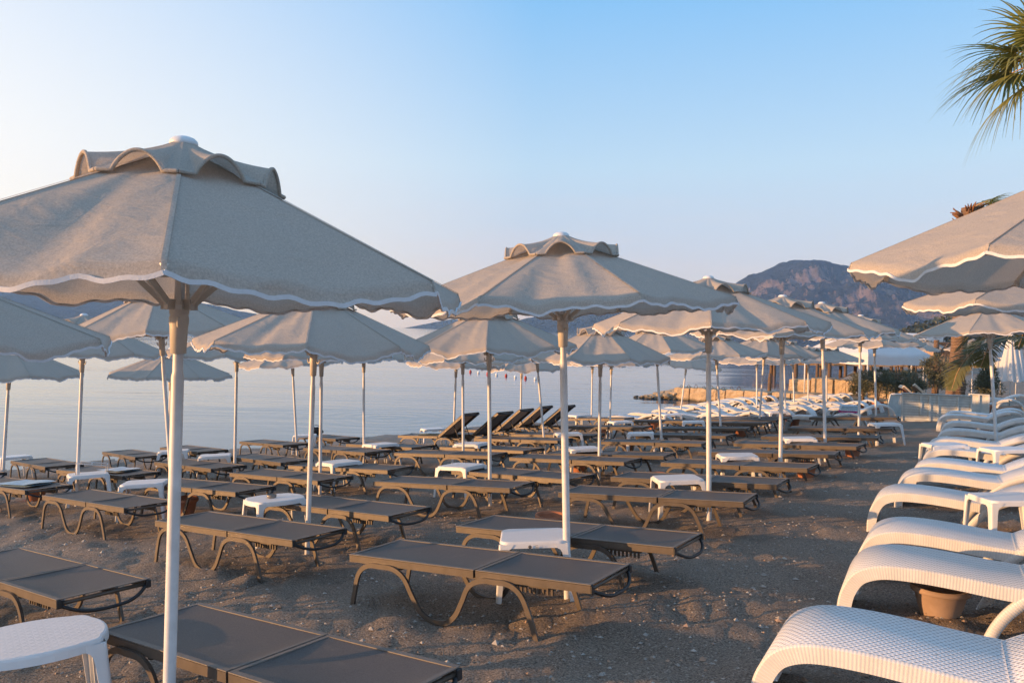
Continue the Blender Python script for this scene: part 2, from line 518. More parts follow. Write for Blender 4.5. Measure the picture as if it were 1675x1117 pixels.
SUN_EL, SUN_AZ = math.radians(5.5), math.radians(12.0)     # low sun over the water, a little behind the viewer
to_sun = Vector((-math.cos(SUN_AZ) * math.cos(SUN_EL), -math.sin(SUN_AZ) * math.cos(SUN_EL), math.sin(SUN_EL)))
sd = bpy.data.lights.new('sun', 'SUN'); so = bpy.data.objects.new('sun', sd); col.objects.link(so)
sd.energy = 4.0; sd.angle = math.radians(0.6); sd.color = (1.0, 0.61, 0.33)
so.rotation_euler = to_sun.to_track_quat('Z', 'Y').to_euler(); so.location = (0, 0, 30)

w = bpy.data.worlds.new('World'); scene.world = w; w.use_nodes = True
wt = w.node_tree; bg = wt.nodes['Background']
sky = wt.nodes.new('ShaderNodeTexSky'); sky.sky_type = 'NISHITA'; sky.sun_disc = False
sky.sun_elevation = math.radians(9.0); sky.sun_rotation = math.radians(270.0 - 12.0)
sky.air_density = 1.0; sky.dust_density = 1.0; sky.ozone_density = 1.6; sky.altitude = 0
# the warm-white glow low over the sun side and the pale lilac band along the horizon, by direction in the sky
tcw = wt.nodes.new('ShaderNodeTexCoord'); sep = wt.nodes.new('ShaderNodeSeparateXYZ')
wt.links.new(tcw.outputs['Generated'], sep.inputs[0])
def wmath(op, a, b=None):
    x = wt.nodes.new('ShaderNodeMath'); x.operation = op
    for i, v in enumerate((a, b)):
        if v is None: continue
        if isinstance(v, (int, float)): x.inputs[i].default_value = v
        else: wt.links.new(v, x.inputs[i])
    return x.outputs[0]
def wramp(fac, stops):
    x = wt.nodes.new('ShaderNodeValToRGB'); e = x.color_ramp.elements
    while len(e) < len(stops): e.new(0.5)
    for i, (p, c) in enumerate(stops): e[i].position = p; e[i].color = (*c, 1)
    wt.links.new(fac, x.inputs[0]); return x.outputs[0]
def wmix(f, a, b, blend='MIX'):
    x = wt.nodes.new('ShaderNodeMix'); x.data_type = 'RGBA'; x.blend_type = blend
    if isinstance(f, (int, float)): x.inputs[0].default_value = f
    else: wt.links.new(f, x.inputs[0])
    for i, v in ((6, a), (7, b)):
        if isinstance(v, tuple): x.inputs[i].default_value = (*v, 1)
        else: wt.links.new(v, x.inputs[i])
    return x.outputs[2]
up = wmath('MAXIMUM', sep.outputs[2], 0.0)
air = wramp(up, SKY_STOPS)
side = wmath('ADD', wmath('MULTIPLY', sep.outputs[0], -0.5), 0.5)         # 1 towards the sun, 0 away from it
glow = wmath('MULTIPLY', wramp(side, [(0.49, (0, 0, 0)), (0.78, (1, 1, 1))]), wramp(up, [(0.0, (1, 1, 1)), (0.2, (0.85, 0.85, 0.85)), (0.40, (0.6, 0.6, 0.6)), (0.7, (0, 0, 0))]))
air = wmix(glow, air, SKY_GLOW)
cl_m = wt.nodes.new('ShaderNodeMapping'); cl_m.inputs['Scale'].default_value = (3.0, 3.0, 26.0); wt.links.new(tcw.outputs['Generated'], cl_m.inputs[0])
cl = wt.nodes.new('ShaderNodeTexNoise'); cl.inputs['Scale'].default_value = 1.6; cl.inputs['Detail'].default_value = 5.0; wt.links.new(cl_m.outputs[0], cl.inputs[0])
clf = wmath('MULTIPLY', wramp(cl.outputs['Fac'], [(0.50, (0, 0, 0)), (0.70, (0.35, 0.35, 0.35))]), wramp(up, [(0.0, (1, 1, 1)), (0.22, (0, 0, 0))]))
air = wmix(clf, air, SKY_CLOUD)
skyc = wmix(SKY_MIX, sky.outputs[0], air)
wt.links.new(skyc, bg.inputs[0]); bg.inputs[1].default_value = SKY_STRENGTH

scene.view_settings.view_transform = 'Standard'; scene.view_settings.look = 'None'
scene.view_settings.gamma = 1.0; scene.view_settings.exposure = EXPOSURE
scene.cycles.use_denoising = True
scene.cycles.max_bounces = 8; scene.cycles.volume_bounces = 0; scene.cycles.transparent_max_bounces = 8
scene.cycles.sample_clamp_indirect = 6.0

# ------------------------------------------------------------------ noise on arrays
def vnoise(x, y, seed=0):
    xi = np.floor(x).astype(np.int64); yi = np.floor(y).astype(np.int64)
    fx, fy = x - xi, y - yi
    fx = fx * fx * (3 - 2 * fx); fy = fy * fy * (3 - 2 * fy)
    def h(a, b):
        n = (a * 374761393 + b * 668265263 + seed * 144269504) & 0xffffffff
        n = ((n ^ (n >> 13)) * 1274126177) & 0xffffffff
        return ((n ^ (n >> 16)) & 0xffff) / 65535.0
    return (h(xi, yi) * (1 - fx) + h(xi + 1, yi) * fx) * (1 - fy) + (h(xi, yi + 1) * (1 - fx) + h(xi + 1, yi + 1) * fx) * fy
def fbm(x, y, o=4, seed=0, gain=0.5):
    s, a, t = 0.0, 1.0, 0.0
    for k in range(o):
        s = s + a * vnoise(x * 2 ** k + 17.3 * k, y * 2 ** k - 9.1 * k, seed + k); t += a; a *= gain
    return s / t - 0.5

def grid_mesh(name, X, Y, Z, mat):
    ny, nx = X.shape
    me = bpy.data.meshes.new(name)
    vs = np.stack([X, Y, Z], -1).reshape(-1, 3)
    i = np.arange(nx - 1)[None, :] + nx * np.arange(ny - 1)[:, None]
    q = np.stack([i, i + 1, i + nx + 1, i + nx], -1).reshape(-1, 4)
    me.vertices.add(len(vs)); me.vertices.foreach_set('co', vs.ravel())
    me.loops.add(q.size); me.loops.foreach_set('vertex_index', q.ravel())
    me.polygons.add(len(q)); me.polygons.foreach_set('loop_start', np.arange(0, q.size, 4)); me.polygons.foreach_set('loop_total', np.full(len(q), 4))
    me.update(calc_edges=True); me.validate()
    me.polygons.foreach_set('use_smooth', np.ones(len(q), bool))
    me.materials.append(mat)
    o = bpy.data.objects.new(name, me); col.objects.link(o)
    return o

FEET = []
_fr = random.Random(23)
for (x0, y0, x1, y1) in ((1.2, 2.6, 5.6, 9.6), (2.0, 2.4, 4.6, 7.0), (0.2, 3.2, 3.4, 5.0), (5.2, 7.8, 10.5, 17.0), (-0.6, 4.2, 1.6, 4.0), (-2.6, 5.6, -0.9, 8.6), (-3.6, 7.0, -1.0, 6.2), (3.0, 5.2, 7.4, 11.0), (1.6, 4.6, 2.6, 3.0)):
    L_ = math.hypot(x1 - x0, y1 - y0); n_ = int(L_ / 0.42); a_ = math.atan2(y1 - y0, x1 - x0)
    for k_ in range(n_):
        t_ = (k_ + _fr.uniform(-0.15, 0.15)) / n_; s_ = 0.10 if k_ % 2 else -0.10
        FEET.append((x0 + (x1 - x0) * t_ - math.sin(a_) * s_ + _fr.uniform(-0.05, 0.05), y0 + (y1 - y0) * t_ + math.cos(a_) * s_ + _fr.uniform(-0.05, 0.05), a_ + _fr.uniform(-0.3, 0.3), _fr.uniform(0.018, 0.036)))
def prints(x, y):
    """trails of footprints pressed into the sand, each with a pushed-up rim"""
    out = np.zeros(np.shape(x))
    for (fx, fy, fa, fd) in FEET:
        m = (np.abs(x - fx) < 0.4) & (np.abs(y - fy) < 0.4)
        if not m.any(): continue
        dx, dy = x[m] - fx, y[m] - fy
        u = (dx * math.cos(fa) + dy * math.sin(fa)) / 0.135; v = (-dx * math.sin(fa) + dy * math.cos(fa)) / 0.062
        r = u * u + v * v
        out[m] += -fd * np.exp(-r * r) + fd * 0.45 * np.exp(-((np.sqrt(r) - 1.45) / 0.35) ** 2)
    return out

def bumps(x, y):
    """trodden sand: shallow swells, foot pits and clods"""
    sw = fbm(x * 0.9, y * 0.9, 3, 5) * 0.06
    pit = np.clip(fbm(x * 3.1, y * 3.1, 2, 9), -0.5, 0.12) * 0.05
    pit2 = -np.clip(vnoise(x * 4.3 + 3, y * 4.3, 77) - 0.62, 0, 1) * 0.08
    cl_ = fbm(x * 12.0, y * 12.0, 3, 21, 0.6) * 0.036 + np.clip(fbm(x * 24.0, y * 24.0, 2, 61) - 0.08, 0, 1) * 0.05
    near = 1.0 / (1.0 + np.maximum(np.hypot(x, y) - 30.0, 0) * 0.08)
    return (sw + pit + pit2 + cl_) * near + prints(x, y)

ny, nx = 560, 660
yy = 8.0 * (1.0095 ** np.arange(ny)) - 11.0
yy = yy * 1.0
tt = np.linspace(-1.25, 1.4, nx)
X = (yy[:, None] + 11.0 - 4.0) * tt[None, :] * 1.0
Y = np.repeat(yy[:, None], nx, 1)
Z = gz(X, Y) + bumps(X, Y)
beach = tag(grid_mesh('beach_sand', X, Y, Z, M['sand']), kind='structure')

# sea: one sheet out to the far shores
sea_mb = MB(); S = 4600.0
sea_mb.grid(lambda u, v: (-S + 2 * S * u, -300 + (S + 1200) * v, SEA), 24, 24)
tag(sea_mb.build('sea_water', M['water']), kind='structure')

# ------------------------------------------------------------------ hills
def hill(name, prof, dist, depth, mat, seed, rough=0.16, base_px=None):
    """a range of hills: prof = (pixel x, pixel y) of its skyline as seen from the beach, raised at its real distance"""
    P = [at_depth(px, py, dist) for px, py in prof]
    xs = np.array([p[0] for p in P]); zs = np.array([p[2] for p in P])
    nx, ny = 460, 130
    gx = np.linspace(xs[0], xs[-1], nx)
    H = np.interp(gx, xs, zs) - SEA
    k = np.linspace(-1.0, 1.0, ny)
    X = np.repeat(gx[None, :], ny, 0) * (1.0 + 0.0 * k[:, None])
    Y = dist + k[:, None] * depth + 0.0 * X
    sc = depth * 0.28
    ridge = 1.0 - np.abs(fbm(X / sc, Y / sc, 5, seed, 0.55)) * 4.0
    warp = fbm(X / (sc * 0.8), Y / (sc * 0.8), 5, seed + 3, 0.55)
    kk = np.clip(np.abs(k[:, None]) , 0, 1)
    fall = np.clip(1.0 - kk ** 1.1, 0, 1)
    Z = SEA - 2.0 + (H[None, :] + 2.0) * fall * (1 + rough * (warp * 3.2 + (ridge - 1) * 1.3) * np.clip(kk * 2.5, 0, 1))
    Z += (np.abs(fbm(X / 90.0, Y / 90.0, 5, seed + 5, 0.6)) * -120.0 + 16.0) * np.clip(H[None, :] / 150.0, 0.0, 1.0) * np.clip(fall * 5, 0, 1) * np.clip(kk * 4, 0, 1)
    Z += (fbm(X / 16.0, Y / 16.0, 3, seed + 8) * 7.0) * np.clip(H[None, :] / 60.0, 0.05, 1.0) * np.clip(fall * 4, 0, 1)
    return tag(grid_mesh(name, X, Y, Z, mat), kind='structure')

hill('rocky_mountain', [(1120, 556), (1165, 505), (1205, 462), (1228, 449), (1255, 442), (1278, 430), (1300, 424), (1318, 426), (1342, 424), (1365, 431), (1392, 437),
     (1408, 446), (1428, 440), (1450, 436), (1475, 441), (1505, 437), (1560, 444), (1620, 440), (1700, 452), (1800, 440), (1950, 470), (2150, 500), (2400, 560)], 1900, 620, M['hill_rock'], 3)
hill('headland', [(790, 545), (825, 531), (860, 521), (900, 514), (960, 509), (1010, 511), (1060, 520), (1110, 528), (1180, 533), (1260, 552)], 2300, 260, M['hill_green'], 14)
hill('island', [(660, 537), (690, 531), (715, 526), (740, 522), (770, 524), (800, 529), (835, 542)], 2900, 160, M['hill_green'], 24)
hill('wooded_hills', [(-900, 505), (-700, 470), (-500, 455), (-300, 462), (-120, 452), (-40, 458), (10, 470), (60, 481), (110, 485), (170, 492), (230, 487), (290, 490), (340, 497), (390, 508), (450, 520), (500, 527), (540, 534)],
     2500, 420, M['hill_green'], 33)
spit = MB()
def spit_pt(u, v):
    p = at_depth(-300 + 760 * u, 529, 700.0)
    return (p[0], 700.0 + 10 * (v - 0.5), SEA - 0.5 + (1.6 + 0.5 * math.sin(u * 40)) * math.sin(PI * v) * min(1, (1 - u) * 6))
spit.grid(spit_pt, 60, 6)
tag(spit.build('low_spit', M['hill_green']), kind='structure')

# the air: pale haze from the beach out past the far hills
hb = MB(); hb.box((0, 2350.0, 102.0), (9600.0, 5700.0, 226.0))
hz_n = N('haze'); hz_n.n.remove(hz_n.bsdf)
pv = hz_n.node('ShaderNodeVolumePrincipled', Density=HAZE_D, Anisotropy=0.0)
pv.inputs['Color'].default_value = HAZE_C; pv.inputs['Absorption Color'].default_value = (1, 1, 1, 1)
hz_n.link(pv.outputs[0], hz_n.out.inputs['Volume'])
haze = tag(hb.build('haze', hz_n.mat), kind='stuff')

# ------------------------------------------------------------------ parasols
def make_umbrella(seed, sag, hem_wave=0.007, UR=1.23, RIM=2.135, APEX=2.60):
    def zcone(r): return APEX - (APEX - RIM) * r / UR
    R = random.Random(seed)
    root = empty('beach_umbrella')
    dirs = [(math.cos(2 * PI * k / 8), math.sin(2 * PI * k / 8)) for k in range(9)]
    # canopy: eight cloth panels between the ribs, hanging a little between them, with a short hem
    m = MB(); trim = MB()
    for k in range(8):
        a, b = dirs[k], dirs[k + 1]
        ph = [R.uniform(0, 6.28) for _ in range(4)]
        sg = sag * R.uniform(0.7, 1.3); amp = R.uniform(0.6, 1.4)
        def P(u, v, out=0.0, a=a, b=b, ph=ph, sg=sg, amp=amp):
            vv = min(v, 1.0)
            rho = 0.05 + (UR - 0.05) * vv
            x, y = (a[0] * (1 - u) + b[0] * u) * rho, (a[1] * (1 - u) + b[1] * u) * rho
            s = math.sin(PI * u)
            z = zcone(rho) - sg * s * vv ** 1.8
            # drawn creases running down from the top and slack near the rim
            z += amp * s * vv * (0.015 * math.sin(11 * u + ph[0] + 2.0 * vv) + 0.007 * math.sin(23 * u - 5 * vv + ph[1]) * (0.4 + 0.6 * vv))
            z += amp * 0.010 * s * math.sin(7 * vv + ph[2] + 3 * u)
            if v > 1.0:
                h = (v - 1.0) * 10.0
                k_ = 1.0 + 0.012 * h + hem_wave * h * math.sin(19 * u + ph[3]) * s
                x *= k_; y *= k_
                z -= 0.052 * h * (0.85 + 0.15 * math.sin(13 * u + ph[2]) * s)
            if out:
                r = math.hypot(x, y); x += x / r * out; y += y / r * out
            return (x, y, z)
        vs_levels = [0.0, 0.12, 0.24, 0.36, 0.48, 0.58, 0.68, 0.77, 0.85, 0.92, 0.97, 1.0, 1.05, 1.1]
        nu = 16
        vs = [P(i / nu, v) for v in vs_levels for i in range(nu + 1)]
        fs = []
        for j in range(len(vs_levels) - 1):
            for i in range(nu):
                q = j * (nu + 1) + i
                fs.append((q, q + nu + 1, q + nu + 2, q + 1))
        m.add(vs, fs)
        # felled seam along the rib
        st = [(P(0.0, v)[0] + a[1] * s_ * 0.008, P(0.0, v)[1] - a[0] * s_ * 0.008, P(0.0, v)[2] + 0.004) for v in vs_levels[1:] for s_ in (-1, 1)]
        m.add(st, [(2 * j, 2 * j + 1, 2 * j + 3, 2 * j + 2) for j in range(len(vs_levels) - 2)])
        pts = []
        for i in range(41):
            u = i / 40
            p = P(u, 1.1, 0.003)
            pts.append((p[0], p[1], p[2] + 0.005 * math.sin(47 * u + ph[0])))
        trim.tube(pts, 1, mi=0, rect=(0.0035, 0.0075))
    can = m.build('canopy', M['canopy'], root)
    trim.build('edge_trim', M['trim'], can)
    # vent cap with an arch over every panel
    c = MB(); bd = MB()
    CRAD = 0.43
    for k in range(8):
        a, b = dirs[k], dirs[k + 1]
        lift = 0.088 * R.uniform(0.85, 1.1)
        def Q(u, v, a=a, b=b, lift=lift):
            rho = 0.055 + (CRAD - 0.055) * v
            x, y = (a[0] * (1 - u) + b[0] * u) * rho, (a[1] * (1 - u) + b[1] * u) * rho
            t = min(max((u - 0.2) / 0.6, 0), 1)
            arch = math.sin(PI * t) ** 0.7
            return (x, y, zcone(rho) + 0.016 + 0.02 * (1 - v) + lift * arch * v ** 1.6)
        c.grid(Q, 30, 8, flip=True)
        bd.tube([Q(i / 36, 1.0) for i in range(37)], 0.0085, 6)
    cap = c.build('vent_cap', M['canopy'], root)
    bd.build('cap_binding', M['canopy'], cap)
    f = MB(); f.lathe([(0.0, APEX + 0.046), (0.025, APEX + 0.044), (0.045, APEX + 0.037), (0.057, APEX + 0.026), (0.06, APEX + 0.014), (0.057, APEX + 0.004), (0.0, APEX + 0.004)], 20)
    f.build('finial', M['white_paint'], root)
    p = MB(); p.lathe([(0.027, -0.25), (0.027, RIM - 0.42), (0.022, RIM - 0.40), (0.021, APEX + 0.01)], 18)
    p.build('pole', M['white_paint'], root)
    h = MB(); h.lathe([(r_, z_ + RIM - 2.06) for r_, z_ in [(0.028, 1.74), (0.033, 1.742), (0.038, 1.86), (0.041, 1.875), (0.041, 1.90), (0.037, 1.91), (0.041, 1.915), (0.041, 1.96), (0.034, 1.965), (0.023, 1.97)]], 20)
    for k in range(8):
        an = (k + 0.0) * PI / 4
        h.box((0.055 * math.cos(an), 0.055 * math.sin(an), RIM - 0.105), (0.04, 0.026, 0.045), an)
    hub = h.build('hub_sleeve', M['cream_plastic'], root)
    for s in (-1, 1):
        k = MB(); k.tube(smooth_path([(0.044 * s, 0, RIM - 0.185), (0.07 * s, 0, RIM - 0.2), (0.088 * s, 0, RIM - 0.187), (0.094 * s, 0, RIM - 0.16)], 4), 0.0065, 6)
        k.build('hook', M['cream_plastic'], hub)
    rb0 = MB(); rb0.tube([(0.05, 0, zcone(0.05) - 0.022), (UR - 0.01, 0, RIM - 0.016)], 1, rect=(0.009, 0.012))
    rb0.bbox((UR - 0.015, 0, RIM - 0.03), (0.04, 0.026, 0.045), 0.006)
    st0 = MB(); st0.tube([(0.065, 0, RIM - 0.10), (0.5, 0, zcone(0.5) - 0.03)], 1, rect=(0.008, 0.012))
    r0 = s0 = None
    for k in range(8):
        if k == 0:
            r0 = rb0.build('rib', M['cream_plastic'], root); s0 = st0.build('strut', M['cream_plastic'], r0)
        else:
            r = r0.copy(); col.objects.link(r); r.parent = root; r.rotation_euler = (0, 0, k * PI / 4)
            s = s0.copy(); col.objects.link(s); s.parent = r
    return root

PROTO_U = [make_umbrella(3, 0.05, 0.007, 1.27, 2.085, 2.67), make_umbrella(8, 0.045), make_umbrella(21, 0.055), make_umbrella(40, 0.03), make_umbrella(14, 0.06, 0.007, 1.45, 2.17, 2.83), make_umbrella(17, 0.07), make_umbrella(29, 0.05), make_umbrella(63, 0.065)]
UUSED = [False] * len(PROTO_U)
def umbrella(base, lean_to, rot, label, group, var=1, scale=1.0, base_y=None):
    """base: pixel of the pole's foot; lean_to: a pixel further up the same pole; rot: turn of the ribs"""
    B = np.array(base) if len(base) == 3 else at_ground(*base)
    if lean_to is None: ax = Vector((0, 0, 1))
    else:
        d = ray(*lean_to); nrm = np.array([B[0], B[1], 0.0]); nrm /= np.linalg.norm(nrm)
        T = d * (B @ nrm) / (d @ nrm)
        ax = Vector(T - B).normalized()
    if not UUSED[var]: o = PROTO_U[var]; UUSED[var] = True
    else: o = copy_tree(PROTO_U[var])
    q = Vector((0, 0, 1)).rotation_difference(ax).to_matrix() @ Matrix.Rotation(rot, 3, 'Z')
    o.location = B; o.rotation_euler = q.to_euler(); o.scale = (scale,) * 3
    o['label'] = label; o['category'] = 'umbrella'; o['group'] = group
    return o

# ------------------------------------------------------------------ brown mesh loungers
LH, LL, LW = 0.36, 1.94, 0.58
LEGPATH = smooth_path([(0.025, -0.03), (0.06, 0.12), (0.105, 0.245), (0.19, 0.303), (0.30, 0.308), (0.42, 0.303), (0.515, 0.25), (0.585, 0.14), (0.65, 0.045), (0.72, 0.004), (0.80, -0.008), (0.88, 0.004), (0.95, 0.06),
     (1.005, 0.155), (1.06, 0.255), (1.15, 0.303), (1.26, 0.308), (1.37, 0.303), (1.455, 0.25), (1.51, 0.14), (1.565, -0.03)], 5)
HINGE = 1.10
def make_lounger(raised=0.0):
    root = empty('sun_lounger')
    X0, Y0 = -LL / 2, 0.0
    def rail(mb, x0, x1, y):
        mb.tube([(x0, y, LH - 0.026), (x1, y, LH - 0.026)], 1, rect=(0.015, 0.023))
    f = MB()
    for y in (-LW / 2 + 0.016, LW / 2 - 0.016): rail(f, X0, X0 + (HINGE - 0.012 if True else LL), y)
    f.tube([(X0 + 0.012, -LW / 2 + 0.03, LH - 0.026), (X0 + 0.012, LW / 2 - 0.03, LH - 0.026)], 0.013, 8)
    f.tube([(X0 + HINGE - 0.03, -LW / 2 + 0.03, LH - 0.03), (X0 + HINGE - 0.03, LW / 2 - 0.03, LH - 0.03)], 0.013, 8)
    for x in (0.22, 0.46, 1.18, 1.40): f.box((X0 + x, 0, 0.305), (0.028, LW - 0.02, 0.018))
    for y in (-LW / 2 + 0.06, LW / 2 - 0.06): f.tube([(X0 + 1.02, y, 0.305), (X0 + 1.62, y, 0.298)], 1, rect=(0.011, 0.012))
    fr = f.build('frame', M['brown_metal'], root)
    b = MB()
    for sgn in (-1, 1):
        for x in (0.14, 0.36, 1.09, 1.30): b.lathe([(0.0, 0.0), (0.0055, 0.001), (0.006, 0.003), (0.0, 0.004)], 6, (X0 + x, sgn * (LW / 2 + 0.001), LH - 0.05))
    for y in (-LW / 2 + 0.09, LW / 2 - 0.09):
        cm = MB()
        cm.box((X0 + 1.50, y, 0.292), (0.30, 0.018, 0.022))
        for k in range(9): cm.box((X0 + 1.37 + 0.032 * k, y, 0.262), (0.013, 0.016, 0.042))
        cm.build('reclining_rack', M['brown_metal'], root)
    seat = MB()
    def S(x0, x1):
        return lambda u, v: (x0 + (x1 - x0) * u, (v - 0.5) * (LW - 0.004), LH + 0.0035 - 0.024 * math.sin(PI * v) * math.sin(PI * min(max(u, 0), 1)) ** 0.4)
    seat.grid(S(X0 + 0.002, X0 + HINGE - 0.012), 16, 12)
    st = seat.build('seat_sling', M['sling'], root)
    def edge(mb, x0, x1):
        for y in (-1, 1): mb.box(((x0 + x1) / 2, y * (LW / 2 - 0.014), LH + 0.003), (x1 - x0, 0.030, 0.005))
        for x in (x0 + 0.011, x1 - 0.011): mb.box((x, 0, LH + 0.002), (0.024, LW - 0.062, 0.006))
    e = MB(); edge(e, X0, X0 + HINGE - 0.008); e.build('sling_border', M['sling_edge'], st)
    bk = MB()
    rail(bk, X0 + HINGE + 0.006, X0 + LL, -LW / 2 + 0.016); rail(bk, X0 + HINGE + 0.006, X0 + LL, LW / 2 - 0.016)
    for x in (HINGE + 0.03, LL - 0.012): bk.tube([(X0 + x, -LW / 2 + 0.03, LH - 0.026), (X0 + x, LW / 2 - 0.03, LH - 0.026)], 0.013, 8)
    bf = bk.build('backrest_frame', M['brown_metal'], root)
    hd = MB()
    hd.tube(smooth_path([(X0 + LL - 0.01, -LW / 2 + 0.02, LH - 0.035), (X0 + LL + 0.035, -LW / 2 + 0.10, LH - 0.075), (X0 + LL + 0.055, -0.09, LH - 0.098), (X0 + LL + 0.055, 0.09, LH - 0.098), (X0 + LL + 0.035, LW / 2 - 0.10, LH - 0.075), (X0 + LL - 0.01, LW / 2 - 0.02, LH - 0.035)], 5), 0.0115, 8)
    for y in (-1, 1): hd.bbox((X0 + LL + 0.004, y * (LW / 2 - 0.014), LH - 0.026), (0.016, 0.034, 0.05), 0.004)
    bs = MB(); bs.grid(S(X0 + HINGE + 0.012, X0 + LL - 0.002), 14, 12)
    be = MB(); edge(be, X0 + HINGE + 0.008, X0 + LL)
    hn = hd.build('pull_handle', M['black_plastic'], bf)
    bsl = bs.build('back_sling', M['sling'], root)
    bed = be.build('sling_border', M['sling_edge'], bsl)
    if raised:
        piv = Matrix.Translation((X0 + HINGE, 0, LH - 0.02)) @ Matrix.Rotation(-raised, 4, 'Y') @ Matrix.Translation((-(X0 + HINGE), 0, -(LH - 0.02)))
        for o in (bf, hn, bsl, bed): o.data.transform(piv)
        for y in (-LW / 2 + 0.08, LW / 2 - 0.08):
            s = MB(); p = piv @ Vector((X0 + HINGE + 0.45, y, LH - 0.04)); s.tube([tuple(p), (X0 + HINGE + 0.50, y, 0.29)], 0.010, 8)
            s.build('support_strut', M['brown_metal'], root)
    for y in (-1, 1):
        l = MB(); l.tube([(X0 + p.x, y * (LW / 2 + 0.012), p.y) for p in LEGPATH], 1, rect=(0.009, 0.0165), up=(0, 0, 1))
        # the section must stay upright in the plane of the bend
        l.build('leg_frame', M['brown_metal'], root)
    return root

def fix_leg_sections():
    pass

LOUNGE_FLAT = make_lounger(0.0); LOUNGE_UP = make_lounger(math.radians(35))
LUSED = {}
CORN = {'NL': (-LL / 2, -LW / 2), 'FL': (-LL / 2, LW / 2), 'NR': (LL / 2, -LW / 2), 'FR': (LL / 2, LW / 2), 'NH': (-LL / 2 + HINGE, -LW / 2), 'FH': (-LL / 2 + HINGE, LW / 2)}
def solve_pose(corners, h, h0=-0.57, lam=0.6, corn=CORN, lo=-0.95, hi=-0.15):
    best = None
    P = {k: at_ground(*v, h) for k, v in corners.items()}
    for i in range(81):
        t = lo + (hi - lo) * i / 80
        c, s = math.cos(t), math.sin(t)
        cs = []
        for k, p in P.items():
            lx, ly = corn[k]
            cs.append((p[0] - (lx * c - ly * s), p[1] - (lx * s + ly * c)))
        cs = np.array(cs); mean = cs.mean(0)
        # the far direction is measured much less well than the sideways one
        dv = mean / np.linalg.norm(mean); pv_ = np.array([dv[1], -dv[0]])
        e = cs - mean
        cost = ((e @ pv_) ** 2).sum() + 0.35 * ((e @ dv) ** 2).sum() + lam * (t - h0) ** 2
        if best is None or cost < best[0]: best = (cost, mean, t)
    return best[1], best[2]

def ground_tilt(x, y, t, a=0.8, b=0.3):
    """rotation that lays a thing on the sloping sand, turned by t"""
    n = Vector((-0.0528, 0.0573, 1.0)).normalized()
    d = Vector((math.cos(t), math.sin(t), 0)); d = (d - n * d.dot(n)).normalized()
    s = n.cross(d)
    m = Matrix((d, s, n)).transposed()
    return m.to_euler()

def place_lounger(corners, label, group, up=False, head=None, dz=0.0):
    if head is not None: c, t = solve_pose(corners, LH + dz, head, 500.0)
    else: c, t = solve_pose(corners, LH + dz)
    proto = LOUNGE_UP if up else LOUNGE_FLAT
    if proto.name in LUSED: o = copy_tree(proto)
    else: o = proto; LUSED[proto.name] = 1
    o.location = (c[0], c[1], float(gz(c[0], c[1])) + dz)
    o.rotation_euler = ground_tilt(c[0], c[1], t)
    o['label'] = label; o['category'] = 'sun lounger'; o['group'] = group
    o['heading'] = t
    return o

